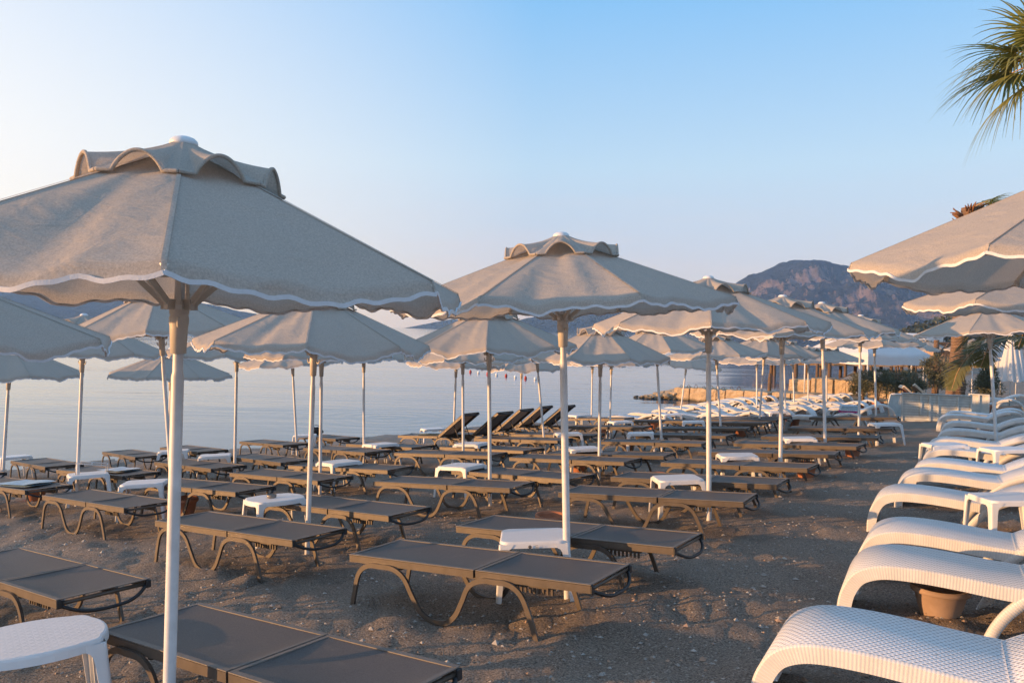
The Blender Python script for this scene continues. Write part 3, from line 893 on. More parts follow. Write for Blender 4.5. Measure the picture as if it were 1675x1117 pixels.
# ------------------------------------------------------------------ white plastic tables
TH = 0.42
def make_table(bulge=0.0, marks=False, size=0.50):
    root = empty('plastic_table')
    h = size / 2
    def outline(k, n=8):
        """rounded square of half size h*k; bulge bows the sides out"""
        r = 0.07; pts = []
        for q in range(4):
            a0 = q * PI / 2
            cx, cy = (h - r) * (1 if q in (0, 3) else -1), (h - r) * (1 if q in (0, 1) else -1)
            for i in range(n + 1):
                a = a0 + (PI / 2) * i / n
                pts.append([cx + r * math.cos(a), cy + r * math.sin(a)])
        out = []
        for i in range(len(pts)):
            p, q = pts[i], pts[(i + 1) % len(pts)]
            out.append(p)
            if math.hypot(q[0] - p[0], q[1] - p[1]) > 0.1:
                for j in range(1, 8):
                    t = j / 8; x = p[0] + (q[0] - p[0]) * t; y = p[1] + (q[1] - p[1]) * t
                    l = math.hypot(x, y); k2 = 1 + bulge * math.sin(PI * t)
                    out.append([x * k2, y * k2])
        return [(x * k, y * k) for x, y in out]
    t = MB()
    o1 = outline(1.0); n = len(o1)
    rings = [(0.955, TH), (0.985, TH - 0.004), (1.0, TH - 0.014), (1.012, TH - 0.048), (0.985, TH - 0.048), (0.965, TH - 0.02)]
    vs = [(x * k, y * k, z) for k, z in rings for x, y in o1]
    fs = [(r * n + i, r * n + n + i, r * n + n + (i + 1) % n, r * n + (i + 1) % n) for r in range(len(rings) - 1) for i in range(n)]
    t.add(vs, fs, 1, False)
    c = len(vs); vs2 = [(x * 0.955, y * 0.955, TH) for x, y in o1] + [(x * 0.5, y * 0.5, TH) for x, y in o1] + [(0, 0, TH)]
    fs2 = [(i, (i + 1) % n, n + (i + 1) % n, n + i) for i in range(n)] + [(n + i, n + (i + 1) % n, 2 * n) for i in range(n)]
    t.add(vs2, fs2, 0, False)
    vs3 = [(x * 0.96, y * 0.96, TH - 0.02) for x, y in o1] + [(0, 0, TH - 0.02)]
    t.add(vs3, [((i + 1) % n, i, n) for i in range(n)], 1, False)
    top = t.build('tabletop', [M['table_top'], M['white_plastic']], root)
    for q in range(4):
        sx, sy = (1 if q in (0, 3) else -1), (1 if q in (0, 1) else -1)
        l = MB()
        # an angle-section leg: two flanges that flare into the apron, splaying out towards the floor, with a fluted corner
        zs = [TH - 0.02, TH - 0.047, TH - 0.06, TH - 0.08, TH - 0.12, 0.2, -0.02]
        wd = [0.11, 0.092, 0.070, 0.060, 0.055, 0.05, 0.042]
        for ax in (0, 1):
            vs = []
            for z, wv in zip(zs, wd):
                o = h + 0.0 + 0.035 * (1 - z / TH) + 0.003
                for inner, thick in ((0.016, 0), (wv, 0), (wv, 0.012), (0.016, 0.012)):
                    a_, b_ = o - inner, o - thick
                    vs.append((a_ * sx, b_ * sy, z) if ax == 0 else (b_ * sx, a_ * sy, z))
            fs = []
            for i in range(len(zs) - 1):
                for k in range(4):
                    j = (k + 1) % 4
                    fs.append((i * 4 + k, i * 4 + j, i * 4 + 4 + j, i * 4 + 4 + k))
            fs.append((len(zs) * 4 - 4, len(zs) * 4 - 3, len(zs) * 4 - 2, len(zs) * 4 - 1))
            l.add(vs, fs, 0, False)
        l.tube([((h + 0.035 * (1 - z / TH) - 0.012) * sx, (h + 0.035 * (1 - z / TH) - 0.012) * sy, z) for z in zs], 0.014, 8)
        l.build('leg', M['white_plastic'], root)
    if marks:
        k = MB(); y = -h * 1.012 - 0.0035
        for i in range(20):
            pass
        z0 = TH - 0.036
        k.add([(-0.03 + 0.0115 * math.cos(2 * PI * i / 20), y - 0.003, z0 + 0.0115 * math.sin(2 * PI * i / 20)) for i in range(20)], [tuple(range(20))], 0, False)
        k.add([(-0.03 + 0.005 * math.cos(2 * PI * i / 12) * 1.3, y - 0.004, z0 + 0.002 + 0.0028 * math.sin(2 * PI * i / 12)) for i in range(12)], [tuple(range(12))], 1, False)
        k.build('printed_logo', [M['ink'], M['ink_grey']], top); k = MB()
        for i in range(7): k.box((0.010 + 0.0032 * i, y - 0.003, z0 - 0.004), (0.0018, 0.001, 0.012), mi=1)
        k.box((0.019, y - 0.003, z0 + 0.009), (0.02, 0.001, 0.003), mi=1)
        for i in range(2): k.box((0.05 + 0.012 * i, y - 0.003, z0), (0.0012, 0.001, 0.024), mi=1)
        o_ = k.build('printed_code', [M['ink'], M['ink_grey']], top); o_['kind'] = 'stuff'
    return root
TABLES = [make_table(0.0), make_table(0.17), make_table(0.0, True)]
TUSED = [False] * 3
def place_table(px, label, group, var=0, rz=-0.2, on=TH, base=False, size=1.0):
    p = at_ground(*px, 0.0 if base else on)
    if TUSED[var]: o = copy_tree(TABLES[var])
    else: o = TABLES[var]; TUSED[var] = True
    o.location = (p[0], p[1], float(gz(p[0], p[1]))); o.rotation_euler = ground_tilt(p[0], p[1], rz); o.scale = (size, size, 1.0)
    o['label'] = label; o['category'] = 'table'; o['group'] = group
    return o

# ------------------------------------------------------------------ white moulded loungers with a woven-look surface
def sweep_strip(mb, path, w, depth, thick=0.03, base_v=0.0, close_ends=True):
    """C-section strip: woven top, ribbed skirts; path in x,z; w = half width"""
    n = len(path); sec = [(-w, -depth), (-w, -0.012), (-w + 0.012, 0.0), (w - 0.012, 0.0), (w, -0.012), (w, -depth), (w - thick, -depth), (w - thick, -0.03), (-w + thick, -0.03), (-w + thick, -depth)]
    vs, v = [], base_v; vv = []
    for i in range(n):
        a = path[max(i - 1, 0)]; b = path[min(i + 1, n - 1)]
        t = Vector((b[0] - a[0], 0, b[1] - a[1])).normalized(); nr = Vector((-t.z, 0, t.x))
        if i: v += math.hypot(path[i][0] - path[i - 1][0], path[i][1] - path[i - 1][1])
        vv.append(v)
        for (y, d) in sec: vs.append((path[i][0] + nr.x * d, y, path[i][1] + nr.z * d))
    m = len(sec)
    cum = [0]
    for k in range(m): cum.append(cum[-1] + math.hypot(sec[(k + 1) % m][0] - sec[k][0], sec[(k + 1) % m][1] - sec[k][1]))
    for k in range(m):
        l = (k + 1) % m; fs, uvs = [], []
        for i in range(n - 1):
            fs.append((i * m + k, i * m + l, i * m + m + l, i * m + m + k))
            uvs.append([(cum[k], vv[i]), (cum[k + 1], vv[i]), (cum[k + 1], vv[i + 1]), (cum[k], vv[i + 1])])
        mi = 0 if k == 2 else 1
        b = len(mb.v)
        pts = vs if k == 0 else None
        if k == 0: base = b; mb.v += [tuple(p) for p in vs]
        for f, u in zip(fs, uvs):
            mb.uv[len(mb.f)] = u; mb.f.append([base + q for q in f]); mb.m.append(mi); mb.s.append(k in (1, 2, 3))
    mb.f.append([base + k for k in range(m)]); mb.m.append(1); mb.s.append(False)
    mb.f.append([base + (n - 1) * m + k for k in range(m - 1, -1, -1)]); mb.m.append(1); mb.s.append(False)

WL, WH = 1.98, 0.375
WSEAT = [(p.x, p.y) for p in smooth_path([(0.0, -0.02), (0.012, 0.10), (0.045, 0.21), (0.11, 0.305), (0.20, 0.355), (0.32, 0.375), (0.5, 0.368), (0.7, 0.345), (0.9, 0.315), (1.08, 0.295)], 5)]
WBACK = [(p.x, p.y) for p in smooth_path([(1.06, 0.30), (1.2, 0.365), (1.36, 0.42), (1.5, 0.44), (1.64, 0.425), (1.76, 0.37), (1.85, 0.29), (1.91, 0.18), (1.94, 0.06), (1.95, -0.02)], 5)]
WLEG = [(p.x, p.y) for p in smooth_path([(0.80, -0.02), (0.86, 0.09), (0.94, 0.19), (1.05, 0.28), (1.18, 0.345), (1.36, 0.398), (1.5, 0.418)], 5)]
def make_resin():
    root = empty('resin_lounger'); X0 = -WL / 2
    sh = lambda pts: [(x + X0, z) for x, z in pts]
    s = MB(); sweep_strip(s, sh(WSEAT), 0.335, 0.085); s.build('seat', [M['wicker'], M['ridged']], root)
    b = MB(); sweep_strip(b, sh(WBACK), 0.30, 0.05); b.build('backrest', [M['wicker'], M['ridged']], root)
    for y in (-1, 1):
        l = MB(); sub = MB(); sweep_strip(sub, sh(WLEG), 0.022, 0.062, 0.005)
        for k, p in enumerate(sub.v): sub.v[k] = (p[0], p[1] + y * 0.318, p[2])
        l.add(sub.v, sub.f, 1, True); l.uv = dict(sub.uv)
        l.build('arched_leg', [M['wicker'], M['ridged']], root)
    for x in (0.13, 0.55, 0.98):
        st = MB(); st.box((X0 + x, 0, 0.235 if x < 0.2 else 0.318 - 0.055 * x), (0.02, 0.60, 0.12 if x < 0.2 else 0.03))
        st.build('underside_brace', M['white_plastic'], root)
    return root
RESIN = make_resin(); RUSED = [False]
WCORN = {'NA': (-WL / 2 + 0.30, -0.335), 'FA': (-WL / 2 + 0.30, 0.335), 'FT': (-WL / 2, 0.0), 'PK': (-WL / 2 + 1.5, 0.0)}
def place_resin(corner, px, label, group, head=-0.57, h=None, xyz=None, dz=0.0):
    h = (WH if corner in ('NA', 'FA') else 0.44 if corner == 'PK' else 0.0) if h is None else h
    p = at_ground(*px, h) if xyz is None else xyz
    lx, ly = WCORN[corner] if corner != 'C' else (0, 0); c, s = math.cos(head), math.sin(head)
    x, y = p[0] - (lx * c - ly * s), p[1] - (lx * s + ly * c)
    if RUSED[0]: o = copy_tree(RESIN)
    else: o = RESIN; RUSED[0] = True
    o.location = (x, y, float(gz(x, y)) + dz)
    o.rotation_euler = ground_tilt(x, y, head)
    o['label'] = label; o['category'] = 'sun lounger'; o['group'] = group
    return o

# ------------------------------------------------------------------ layout of the beach
ROWS = {'A': 'the row beside the path', 'B': 'the second row from the path', 'C': 'the third row from the path', 'D': 'the fourth row from the path', 'E': 'the row at the water'}
# the parasols: row, number in the row, foot pixel, a higher pixel on the pole, turn (0 = a rib towards the viewer, .5 = a panel), variant
UMB = [
 ('A', 1, (274, 1232), (293, 520), -0.05, 0), ('A', 2, (930, 912), (921, 560), 0.5, 1), ('A', 3, (1161, 803), (1159, 560), 0.03, 2), ('A', 4, (1277, 757), (1279, 575), 0.15, 1),
 ('A', 5, (1351, 724), (1346, 575), 0.3, 2), ('A', 6, (1405, 699), (1407, 572), 0.42, 3), ('A', 7, (9.6, 20.7), (1431, 595), 0.2, 1),
 ('B', 1, (-3.98, 5.25), None, 0.2, 5), ('B', 2, (503, 857), (513, 590), 0.92, 5), ('B', 3, (803, 783), (800, 590), 0.97, 2), ('B', 4, (981, 748), (982, 600), 0.5, 2), ('B', 5, (1085, 720), (1075, 597), 0.3, 1),
 ('B', 6, (1182, 694), (1172, 590), 0.6, 3), ('B', 7, (1241, 683), (1249, 595), 0.1, 1), ('B', 8, (7.9, 22.6), (1283, 598), 0.4, 2),
 ('C', 1, (284, 815), (267, 595), 0.85, 1), ('C', 2, (524, 778), (526, 590), 0.4, 3), ('C', 3, (759, 738), (757, 597), 0.65, 1), ('C', 4, (894, 717), (879, 598), 0.3, 2), ('C', 5, (998, 698), (1000, 601), 0.7, 3), ('C', 6, (5.1, 24.0), (1122, 605), 0.2, 1),
 ('D', 1, (126, 776), (134, 604), 0.75, 1), ('D', 2, (384, 757), (387, 605), 0.8, 2), ('D', 3, (596, 729), (595, 600), 0.4, 3), ('D', 4, (-1.25, 17.4), (746, 605), 0.1, 1), ('D', 5, (0.27, 20.3), (853, 611), 0.5, 2), ('D', 6, (2.35, 22.8), (969, 602), 0.7, 3),
 ('E', 1, (3, 768), (14, 628), 0.3, 2), ('E', 2, (276, 744), (279, 632), 0.55, 3), ('E', 3, (487, 722), (479, 609), 0.25, 1),
]
# parasols over the white loungers right of the path and far off by the wall
for i, (b, lean, face, var) in enumerate([((3.52, 4.62), None, 0.55, 4), ((5.0, 7.4), None, 0.45, 2), ((8.75, 14.1), (1618, 540), 0.72, 3)]):
    b3 = (b[0], b[1], float(gz(b[0], b[1])))
    if i == 2:
        b3 = at_ground(1631, 742); b3 = (b3[0], b3[1], float(gz(b3[0], b3[1])))
    umbrella(b3, lean, math.atan2(-b3[1], -b3[0]) + face * PI / 4, f'beige parasol, {ORD[i]} from the viewer over the white loungers right of the path', 'beige parasols right of the path', var)
for i, (b, lean, var) in enumerate([((1239, 660), (1238, 592), 1), ((1301, 653), (1297, 598), 2), ((1323, 665), (1322, 595), 3), ((1353, 655), (1352, 597), 1)]):
    d = ray(*b); dd = 26.5 + 0.5 * i; bb = (d[0] / d[1] * dd, dd, float(gz(d[0] / d[1] * dd, dd)) - 0.3)
    umbrella(bb, lean, math.atan2(-bb[1], -bb[0]) + 0.2 * i, f'beige parasol, {ORD[i]} from the left among the far white loungers below the wall', 'beige parasols by the wall', var)
for i, (px, dep, lab) in enumerate([(1492, 37.0, 'small far beige parasol behind the sixth parasol of the path row'), (1512, 47.0, 'smallest far pale parasol above the thatched shelters'),
                                   (1592, 36.0, 'far beige parasol just right of the thick palm trunk'), (1612, 45.0, 'far beige parasol behind the drooping palm fronds')]):
    d = ray(px, 560); x, y = d[0] / d[1] * dep, dep
    umbrella((x, y, float(gz(x, y))), None, 0.3 * i, lab, 'far beige parasols', 1 + i % 3)

# brown loungers: row, parasol number, side, measured corners of the top
LG = [
 ('A', 1, 'far', dict(NL=(171.1, 1027.7), FL=(322.9, 981.1), FH=(548.7, 1045.9), NH=(389.5, 1113.6), FR=(752.2, 1097.7))),
 ('A', 2, 'near', dict(NL=(573.4, 907.2), FL=(662.4, 885.4), NR=(966.6, 957), FR=(1037.6, 923.3))),
 ('A', 2, 'far', dict(NL=(746.4, 861.5), FL=(813.5, 842.2), NR=(1107.5, 899.3), FR=(1157.5, 872.8))),
 ('A', 3, 'near', dict(NL=(916.7, 805), FL=(946, 795.5), NR=(1219.4, 821.9), FR=(1251, 807.7))),
 ('A', 3, 'far', dict(NL=(995, 781), NR=(1276, 796), FR=(1299.8, 781))),
 ('A', 4, 'near', dict(NL=(1081.5, 756.7), NR=(1321.5, 766.5), FR=(1348, 759.5))),
 ('A', 4, 'far', dict(NL=(1139.5, 740.2), NR=(1365.7, 743), FR=(1382.8, 738.6))),
 ('A', 5, 'near', dict(NL=(1200, 725), NR=(1404, 731), FR=(1421, 726.5))),
 ('A', 5, 'far', dict(NL=(1243, 715), NR=(1435.6, 716.2), FR=(1449, 712))),
 ('A', 6, 'near', dict(NL=(1282, 700.5), NR=(1463, 701), FR=(1471, 697.7))),
 ('A', 6, 'far', dict(NR=(1464, 683), FR=(1477, 680.5))),
 ('B', 1, 'far', dict(FL=(36.5, 886.6), NH=(5.5, 956.2), FH=(150.3, 923), NR=(91, 991.6), FR=(244.3, 954))),
 ('B', 2, 'near', dict(NL=(256.6, 850.2), FL=(343.2, 835.9), NR=(485, 887.5), FR=(570.1, 866.8))),
 ('B', 2, 'far', dict(FL=(496.4, 804.4), NR=(641.7, 850.2), FR=(709.9, 830.1))),
 ('B', 3, 'near', dict(NL=(620.8, 787.1), FL=(646.2, 777.5), NR=(840.7, 801.1), FR=(881.5, 789.3))),
 ('B', 3, 'far', dict(NL=(767.6, 773.2), NR=(917, 781.8), FR=(954.6, 775.3))),
 ('B', 4, 'near', dict(NL=(837.5, 748.5), NR=(1024, 756), FR=(1048.2, 749.6))),
 ('B', 4, 'far', dict(NL=(901.4, 743), NR=(1081.9, 746.7), FR=(1102.7, 738.8))),
 ('B', 5, 'near', dict(NL=(983, 722.4), NR=(1147, 726.6), FR=(1167.4, 720.9))),
 ('B', 5, 'far', dict(NR=(1189.6, 713.7), FR=(1205.4, 709.4))),
 ('B', 6, 'near', dict(NL=(1078.6, 701.5), NR=(1216.8, 700.8), FR=(1230.4, 697))),
 ('B', 6, 'far', dict(NR=(1250.5, 692.2), FR=(1266, 689))),
 ('B', 7, 'near', dict(NR=(1271, 687.3))),
 ('B', 7, 'far', dict(FR=(1297, 681.5))),
 ('C', 1, 'near', dict(NL=(88.8, 810.8), FL=(143.3, 799.3), NR=(210.2, 832.7), FR=(274.2, 820.3))),
 ('C', 1, 'far', dict(NR=(384.7, 808.7), FR=(453.5, 792.9))),
 ('C', 2, 'near', dict(NL=(379.3, 773.2), NR=(521.4, 787.4), FR=(577.2, 779.3))),
 ('C', 2, 'far', dict(NL=(484.8, 764.1), NR=(626, 769.2), FR=(671.6, 760))),
 ('C', 3, 'near', dict(NL=(650.5, 742), NR=(793.4, 746.3), FR=(827.8, 738.3))),
 ('C', 3, 'far', dict(NL=(720.4, 729.7), NR=(862.2, 738.3), FR=(890, 733.8))),
 ('C', 4, 'near', dict(NL=(783.8, 718.4), NR=(906.3, 719.9))),
 ('C', 4, 'far', dict(NL=(845, 712.6), FR=(978.8, 706.6))),
 ('C', 5, 'near', dict(NL=(958.7, 699.4), NR=(1026.8, 699.4), FR=(1060, 694))),
 ('C', 5, 'far', dict(NL=(1038, 688.7), NR=(1111, 688))),
 ('D', 1, 'near', dict(NR=(40, 805), FR=(120.4, 791.6))),
 ('D', 1, 'far', dict(NR=(199.7, 781), FR=(264.6, 770))),
 ('D', 2, 'near', dict(NL=(258.9, 755.3), NR=(344.3, 768.7), FR=(400.7, 760.6))),
 ('D', 2, 'far', dict(NL=(385.4, 747.9), NR=(455.4, 758), FR=(500, 749.5))),
 ('D', 3, 'near', dict(NL=(497, 730.6), NR=(601.6, 742.8), FR=(640, 736.3))),
 ('D', 3, 'far', dict(NL=(572, 725.5), NR=(674.1, 734.5), FR=(708.5, 727))),
 ('D', 6, 'near', dict(NL=(939, 684.5), NR=(1003, 684.5))),
 ('E', 1, 'far', dict(NL=(23.9, 752.5), NR=(82.2, 765.9), FR=(124, 759))),
 ('E', 1, 'near', dict(FR=(11.5, 772.5))),
 ('E', 2, 'near', dict(NL=(171, 737.6), FL=(220.7, 733.8), NR=(222.6, 750.6), FR=(271, 744.8))),
 ('E', 2, 'far', dict(FL=(311, 725.7), NR=(325.5, 740.5), FR=(372.5, 737.8))),
 ('E', 3, 'near', dict(NL=(396.5, 721.5), NR=(464.5, 728.6), FR=(502, 725.5))),
 ('E', 3, 'far', dict(NL=(499, 714), NR=(545, 717), FR=(579, 715.4))),
]
LOBJ = {}
for row, i, side, corners in LG:
    h0 = {'A': -0.52, 'B': -0.58, 'C': -0.6, 'D': -0.62, 'E': -0.64}[row]
    LOBJ[(row, i, side)] = place_lounger(corners, f'brown lounger, {side} side of the {ORD[i - 1]} parasol in {ROWS[row]}', 'brown mesh sun loungers', head=h0 if len(corners) < 3 else None)
    _c = LOBJ[(row, i, side)]
SET = {('B', 1): -0.12, ('B', 2): -0.14, ('B', 3): -0.13, ('B', 4): -0.26, ('B', 5): -0.11, ('B', 6): -0.2, ('B', 7): -0.15, ('B', 8): -0.2, ('C', 1): 0.16, ('C', 2): -0.13, ('C', 3): -0.16, ('C', 4): -0.15, ('C', 5): -0.26, ('C', 6): -0.34,
       ('D', 1): 0.03, ('D', 3): -0.06, ('D', 4): -0.21, ('D', 5): -0.3, ('D', 6): -0.23, ('E', 1): -0.18, ('E', 2): -0.29, ('E', 3): -0.07, ('A', 3): -0.02, ('A', 4): -0.02, ('A', 5): 0.06, ('A', 6): 0.08}
for row, i, base, lean, face, var in UMB:
    # a parasol stands between the two loungers of its pair, in the direction of its pole
    near, far = LOBJ.get((row, i, 'near')), LOBJ.get((row, i, 'far'))
    if isinstance(base[0], float): bb = (base[0], base[1], float(gz(base[0], base[1])))
    elif near and far:
        mid = (Vector(near.location) + Vector(far.location)) / 2; t = (near['heading'] + far['heading']) / 2
        rx, ry = ray(*base)[:2]; ax_, ay_ = math.cos(t), math.sin(t)
        k = (mid.x * ay_ - mid.y * ax_) / (rx * ay_ - ry * ax_)
        bb = (rx * k, ry * k, float(gz(rx * k, ry * k)))
    else:
        bb = at_ground(*base)
        if (row, i) != ('A', 1):
            f = 0.93; bb = (bb[0] * f, bb[1] * f, float(gz(bb[0] * f, bb[1] * f)))
    bb = (bb[0], bb[1], bb[2] + SET.get((row, i), 0.0))     # poles are pushed into the sand to different depths
    a = math.atan2(-bb[1], -bb[0]) + face * PI / 4
    if var == 1: var = (1, 6)[i % 2]
    elif var == 2: var = (2, 7)[i % 2]
    u_ = umbrella(bb, lean, a, f'beige parasol, {ORD[i - 1]} from the viewer in {ROWS[row]}', 'beige parasols over the brown loungers', var)
    s_ = {'A': 1.0, 'B': 0.88, 'C': 0.86, 'D': 0.88, 'E': 0.93}[row] if (row, i) != ('B', 1) else 1.0      # the parasols nearer the water are a smaller make
    u_.scale = (s_, s_, 1.0)
RAISED = []
for i, c in enumerate([dict(NL=(656.3, 711.9), NH=(712.8, 714)), dict(NH=(774, 711)), dict(NH=(811.7, 704)), dict(NH=(847, 697)), dict(NH=(884, 695.8))]):
    UPL = place_lounger(c, f'brown lounger with raised backrest, {ORD[i]} from the left of the upright five by the water', 'brown loungers with raised backrests', up=True, head=-0.60 if i else -0.55); RAISED.append(UPL)

# white tables: label place, pixel of the top's centre, variant, turn
TB = [
 (('A', 2), (878, 875), 2, -0.02, ''), (('A', 3), (1112, 781), 0, 0.02, ''), (('A', 4), (1209, 743.5), 0, -0.1, ''), (('A', 5), (1309, 715.5), 0, -0.15, ''),
 (('B', 2), (452, 814), 1, 0.62, ''), (('B', 3), (757, 760.5), 0, -0.55, ''), (('B', 4), (956, 732), 0, 0.15, ''), (('B', 5), (1050, 707.5), 0, -0.2, ''), (('B', 6), (1136, 688.5), 0, -0.2, ''), (('B', 7), (1271, 673), 0, 0.0, ''),
 (('C', 1), (238, 788), 0, 0.25, ''), (('C', 2), (556, 754.5), 0, 0.75, ''), (('C', 3), (773, 724.5), 0, -0.4, ''), (('C', 4), (931, 708), 0, 0.1, ''), (('C', 5), (1016, 688.5), 0, 0.2, ''),
 (('D', 1), (145, 774.5), 0, 0.55, ''), (('D', 2), (353, 744), 0, 0.3, ''), (('D', 3), (624, 725.5), 0, 0.7, ''), (('D', 6), (948, 678.5), 0, 0.5, ''),
 (('E', 1), (22, 746), 0, 0.8, ''), (('E', 2), (285, 736.5), 0, 0.3, ''), (('E', 3), (500, 711), 0, 0.2, ''),
]
TOBJ = {}
for (row, i), px, var, rz, _ in TB:
    lab = f'white plastic table under the {ORD[i - 1]} parasol in {ROWS[row]}'
    if (row, i) == ('A', 2): lab = 'white plastic table with printed round mark between two brown loungers at the second parasol'
    if (row, i) == ('B', 2): lab = 'white plastic table carrying the glass ashtray'
    TOBJ[(row, i)] = place_table(px, lab, 'white plastic tables', var, rz)
place_table((58, 1043), 'white plastic table closest to the viewer, beside the nearest brown lounger', 'white plastic tables', 1, 0.62, size=1.1)
place_table((709, 700.5), 'white plastic table at the water behind the leftmost raised lounger', 'white plastic tables', 0, 0.3)
place_table((1450, 690.5), 'white plastic table standing at the path beside the sixth parasol', 'white plastic tables', 0, -0.1, on=0.44)
place_table((1098, 677), 'white plastic table at the front end of the far white loungers', 'white plastic tables', 0, 0.1)
place_table((1655, 812), 'white plastic table between the white loungers, nearest to the viewer right of the path', 'white plastic tables', 0, -0.12)
place_table((1548, 725.5), 'white plastic table at the foot of a white lounger beside the path', 'white plastic tables', 0, -0.1)
place_table((1648, 733), 'white plastic table at the foot of the third parasol right of the path', 'white plastic tables', 0, -0.1)

# things on and under the furniture
def on_lounger(key, lx, ly):
    o = LOBJ[key]; m = o.rotation_euler.to_matrix()
    return Vector(o.location) + m @ Vector((lx, ly, LH + 0.004)), o.rotation_euler
def towel(key, lx, ly, w, l, mat, label, fold=0.012, turn=0.0):
    p, r = on_lounger(key, lx, ly)
    m = MB(); R = random.Random(int(abs(lx * 100)) + 5); ph = R.uniform(0, 6)
    for side in (0, 1):
        m.grid(lambda u, v: ((u - 0.5) * l, (v - 0.5) * w, (fold if side == 0 else 0.0) + (0.006 * math.sin(7 * u + ph) * math.sin(5 * v + ph) + 0.006 if side == 0 else 0.0)), 18, 12, flip=bool(side))
    o = m.build('towel', M[mat]); o.location = p
    o.rotation_euler = (Euler(r).to_matrix() @ Matrix.Rotation(turn, 3, 'Z')).to_euler()
    return tag(o, label, 'towel')
towel(('D', 1, 'near'), 0.25, 0.02, 0.46, 0.62, 'towel_blue', 'pale blue towel spread on the leftmost brown lounger', 0.02, 0.2)
towel(('D', 1, 'far'), 0.15, 0.1, 0.40, 0.55, 'towel_stripe', 'striped blue towel on a lounger behind the leftmost white table', 0.015)
LOBJ[('R', 1, 'up')] = RAISED[0]
towel(('R', 1, 'up'), -0.35, 0.12, 0.34, 0.7, 'towel_blue', 'pale blue towel lying on the leftmost raised lounger by the water', 0.03, 0.1)
# thin white wire rack left standing on the table beside the striped towel
tt = TOBJ[('D', 1)]
root = empty('wire_rack', Vector(tt.location) + Vector((0.02, 0.05, TH + 0.004)), 0.35)
for y_ in (-0.09, 0.09):
    m = MB(); m.tube([(-0.19, y_, 0.0), (-0.19, y_, 0.15), (0.19, y_, 0.11), (0.19, y_, 0.0)], 0.008, 6); m.build('rack_side', M['white_paint'], root)
for x_, z_ in ((-0.19, 0.15), (0.0, 0.13), (0.19, 0.11)):
    m = MB(); m.tube([(x_, -0.09, z_), (x_, 0.09, z_)], 0.006, 6); m.build('rack_bar', M['white_paint'], root)
tag(root, 'thin white wire rack standing on the white table by the striped towel', 'rack')
# glass ashtray
at_t = TOBJ[('B', 2)]
a = MB(); a.lathe([(0.0, 0.0), (0.042, 0.0), (0.048, 0.006), (0.052, 0.034), (0.046, 0.036), (0.040, 0.010), (0.0, 0.008)], 16)
o = a.build('ashtray', M['glass_ash']); o.location = Vector(at_t.location) + Vector((-0.05, 0.0, TH + 0.001)); tag(o, 'round glass ashtray on the white table beside the second parasol', 'ashtray')
# black bag by the water
b = MB()
def bagf(u, v):
    a_ = 2 * PI * u; r = 0.24 * math.sin(PI * min(max(v, 0.02), 0.98)) ** 0.55 * (1 + 0.10 * math.sin(3 * a_ + 4 * v))
    return (r * math.cos(a_) * 1.1, r * 0.75 * math.sin(a_), 0.34 * v + 0.02 * math.sin(2 * a_))
b.grid(bagf, 20, 12)
bag_p, _ = on_lounger(('E', 3, 'far'), -0.55, 0.0)
bag = b.build('beach_bag', M['black_cloth']); bag.location = bag_p; bag.scale = (0.62, 0.62, 0.55); tag(bag, 'black bag sitting on a brown lounger at the water', 'bag')
hb2 = MB(); hb2.tube(smooth_path([(-0.13, 0, 0.30), (-0.08, 0, 0.41), (0.08, 0, 0.42), (0.14, 0, 0.29)], 5), 0.012, 6); hb2.build('bag_handle', M['black_cloth'], bag)

def pot(px, r, h, label, group, mat='terracotta', rim=1.0):
    p = at_ground(*px)
    root = empty('clay_pot', (p[0], p[1], float(gz(p[0], p[1])) - 0.02))
    m = MB(); m.lathe([(r * 0.66, 0.0), (r * 0.8, h * 0.35), (r * 0.93, h * 0.78), (r * 0.96, h * 0.82)], 24); m.build('pot_body', M[mat], root)
    k = MB(); k.lathe([(r * 0.95, h * 0.81), (r * 1.06, h * 0.83), (r * 1.08, h * 0.9), (r * 1.06, h), (r * 0.96, h), (r * 0.9, h * 0.85), (r * 0.78, h * 0.5), (0.0, h * 0.5)], 24); k.build('pot_rim', M[mat], root)
    return tag(root, label, 'pot', group)
pots = [((302, 843), 0.15, 0.24, 'terracotta pot on the sand beside the nearest parasol pole'), ((902, 870), 0.16, 0.2, 'terracotta pot hidden behind the table with the printed mark'),
        ((1075, 803), 0.14, 0.26, 'terracotta pot under the near lounger of the third parasol'), ((1318, 781), 0.15, 0.24, 'terracotta pot at the path end of the fourth parasol'),
        ((1394, 747), 0.15, 0.26, 'terracotta pot at the path end of the fifth parasol'), ((948, 772), 0.15, 0.26, 'terracotta pot under the fourth parasol of the second row'),
        ((1027, 739), 0.15, 0.26, 'terracotta pot under the fifth parasol of the second row'), ((1212, 714), 0.16, 0.28, 'terracotta pot under the sixth parasol of the second row'),
        ((990, 713), 0.16, 0.28, 'terracotta pot under the fifth parasol of the third row'), ((1068, 703), 0.16, 0.28, 'terracotta pot between the second and third rows'),
        ((1296, 700), 0.2, 0.34, 'largest terracotta pot in front of the arched white lounger'), ((58, 816), 0.15, 0.16, 'terracotta pot under the lounger with the blue towel'),
        ((808, 731), 0.14, 0.2, 'terracotta pot under the fourth parasol of the third row'), ((868, 727), 0.13, 0.2, 'terracotta pot behind the fourth parasol of the third row')]
for px, r, h, lab in pots: pot(px, r, h, lab, 'terracotta pots')
pot((1537, 1003), 0.165, 0.2, 'pale clay pot under the third white lounger right of the path', 'terracotta pots', 'pale_clay')

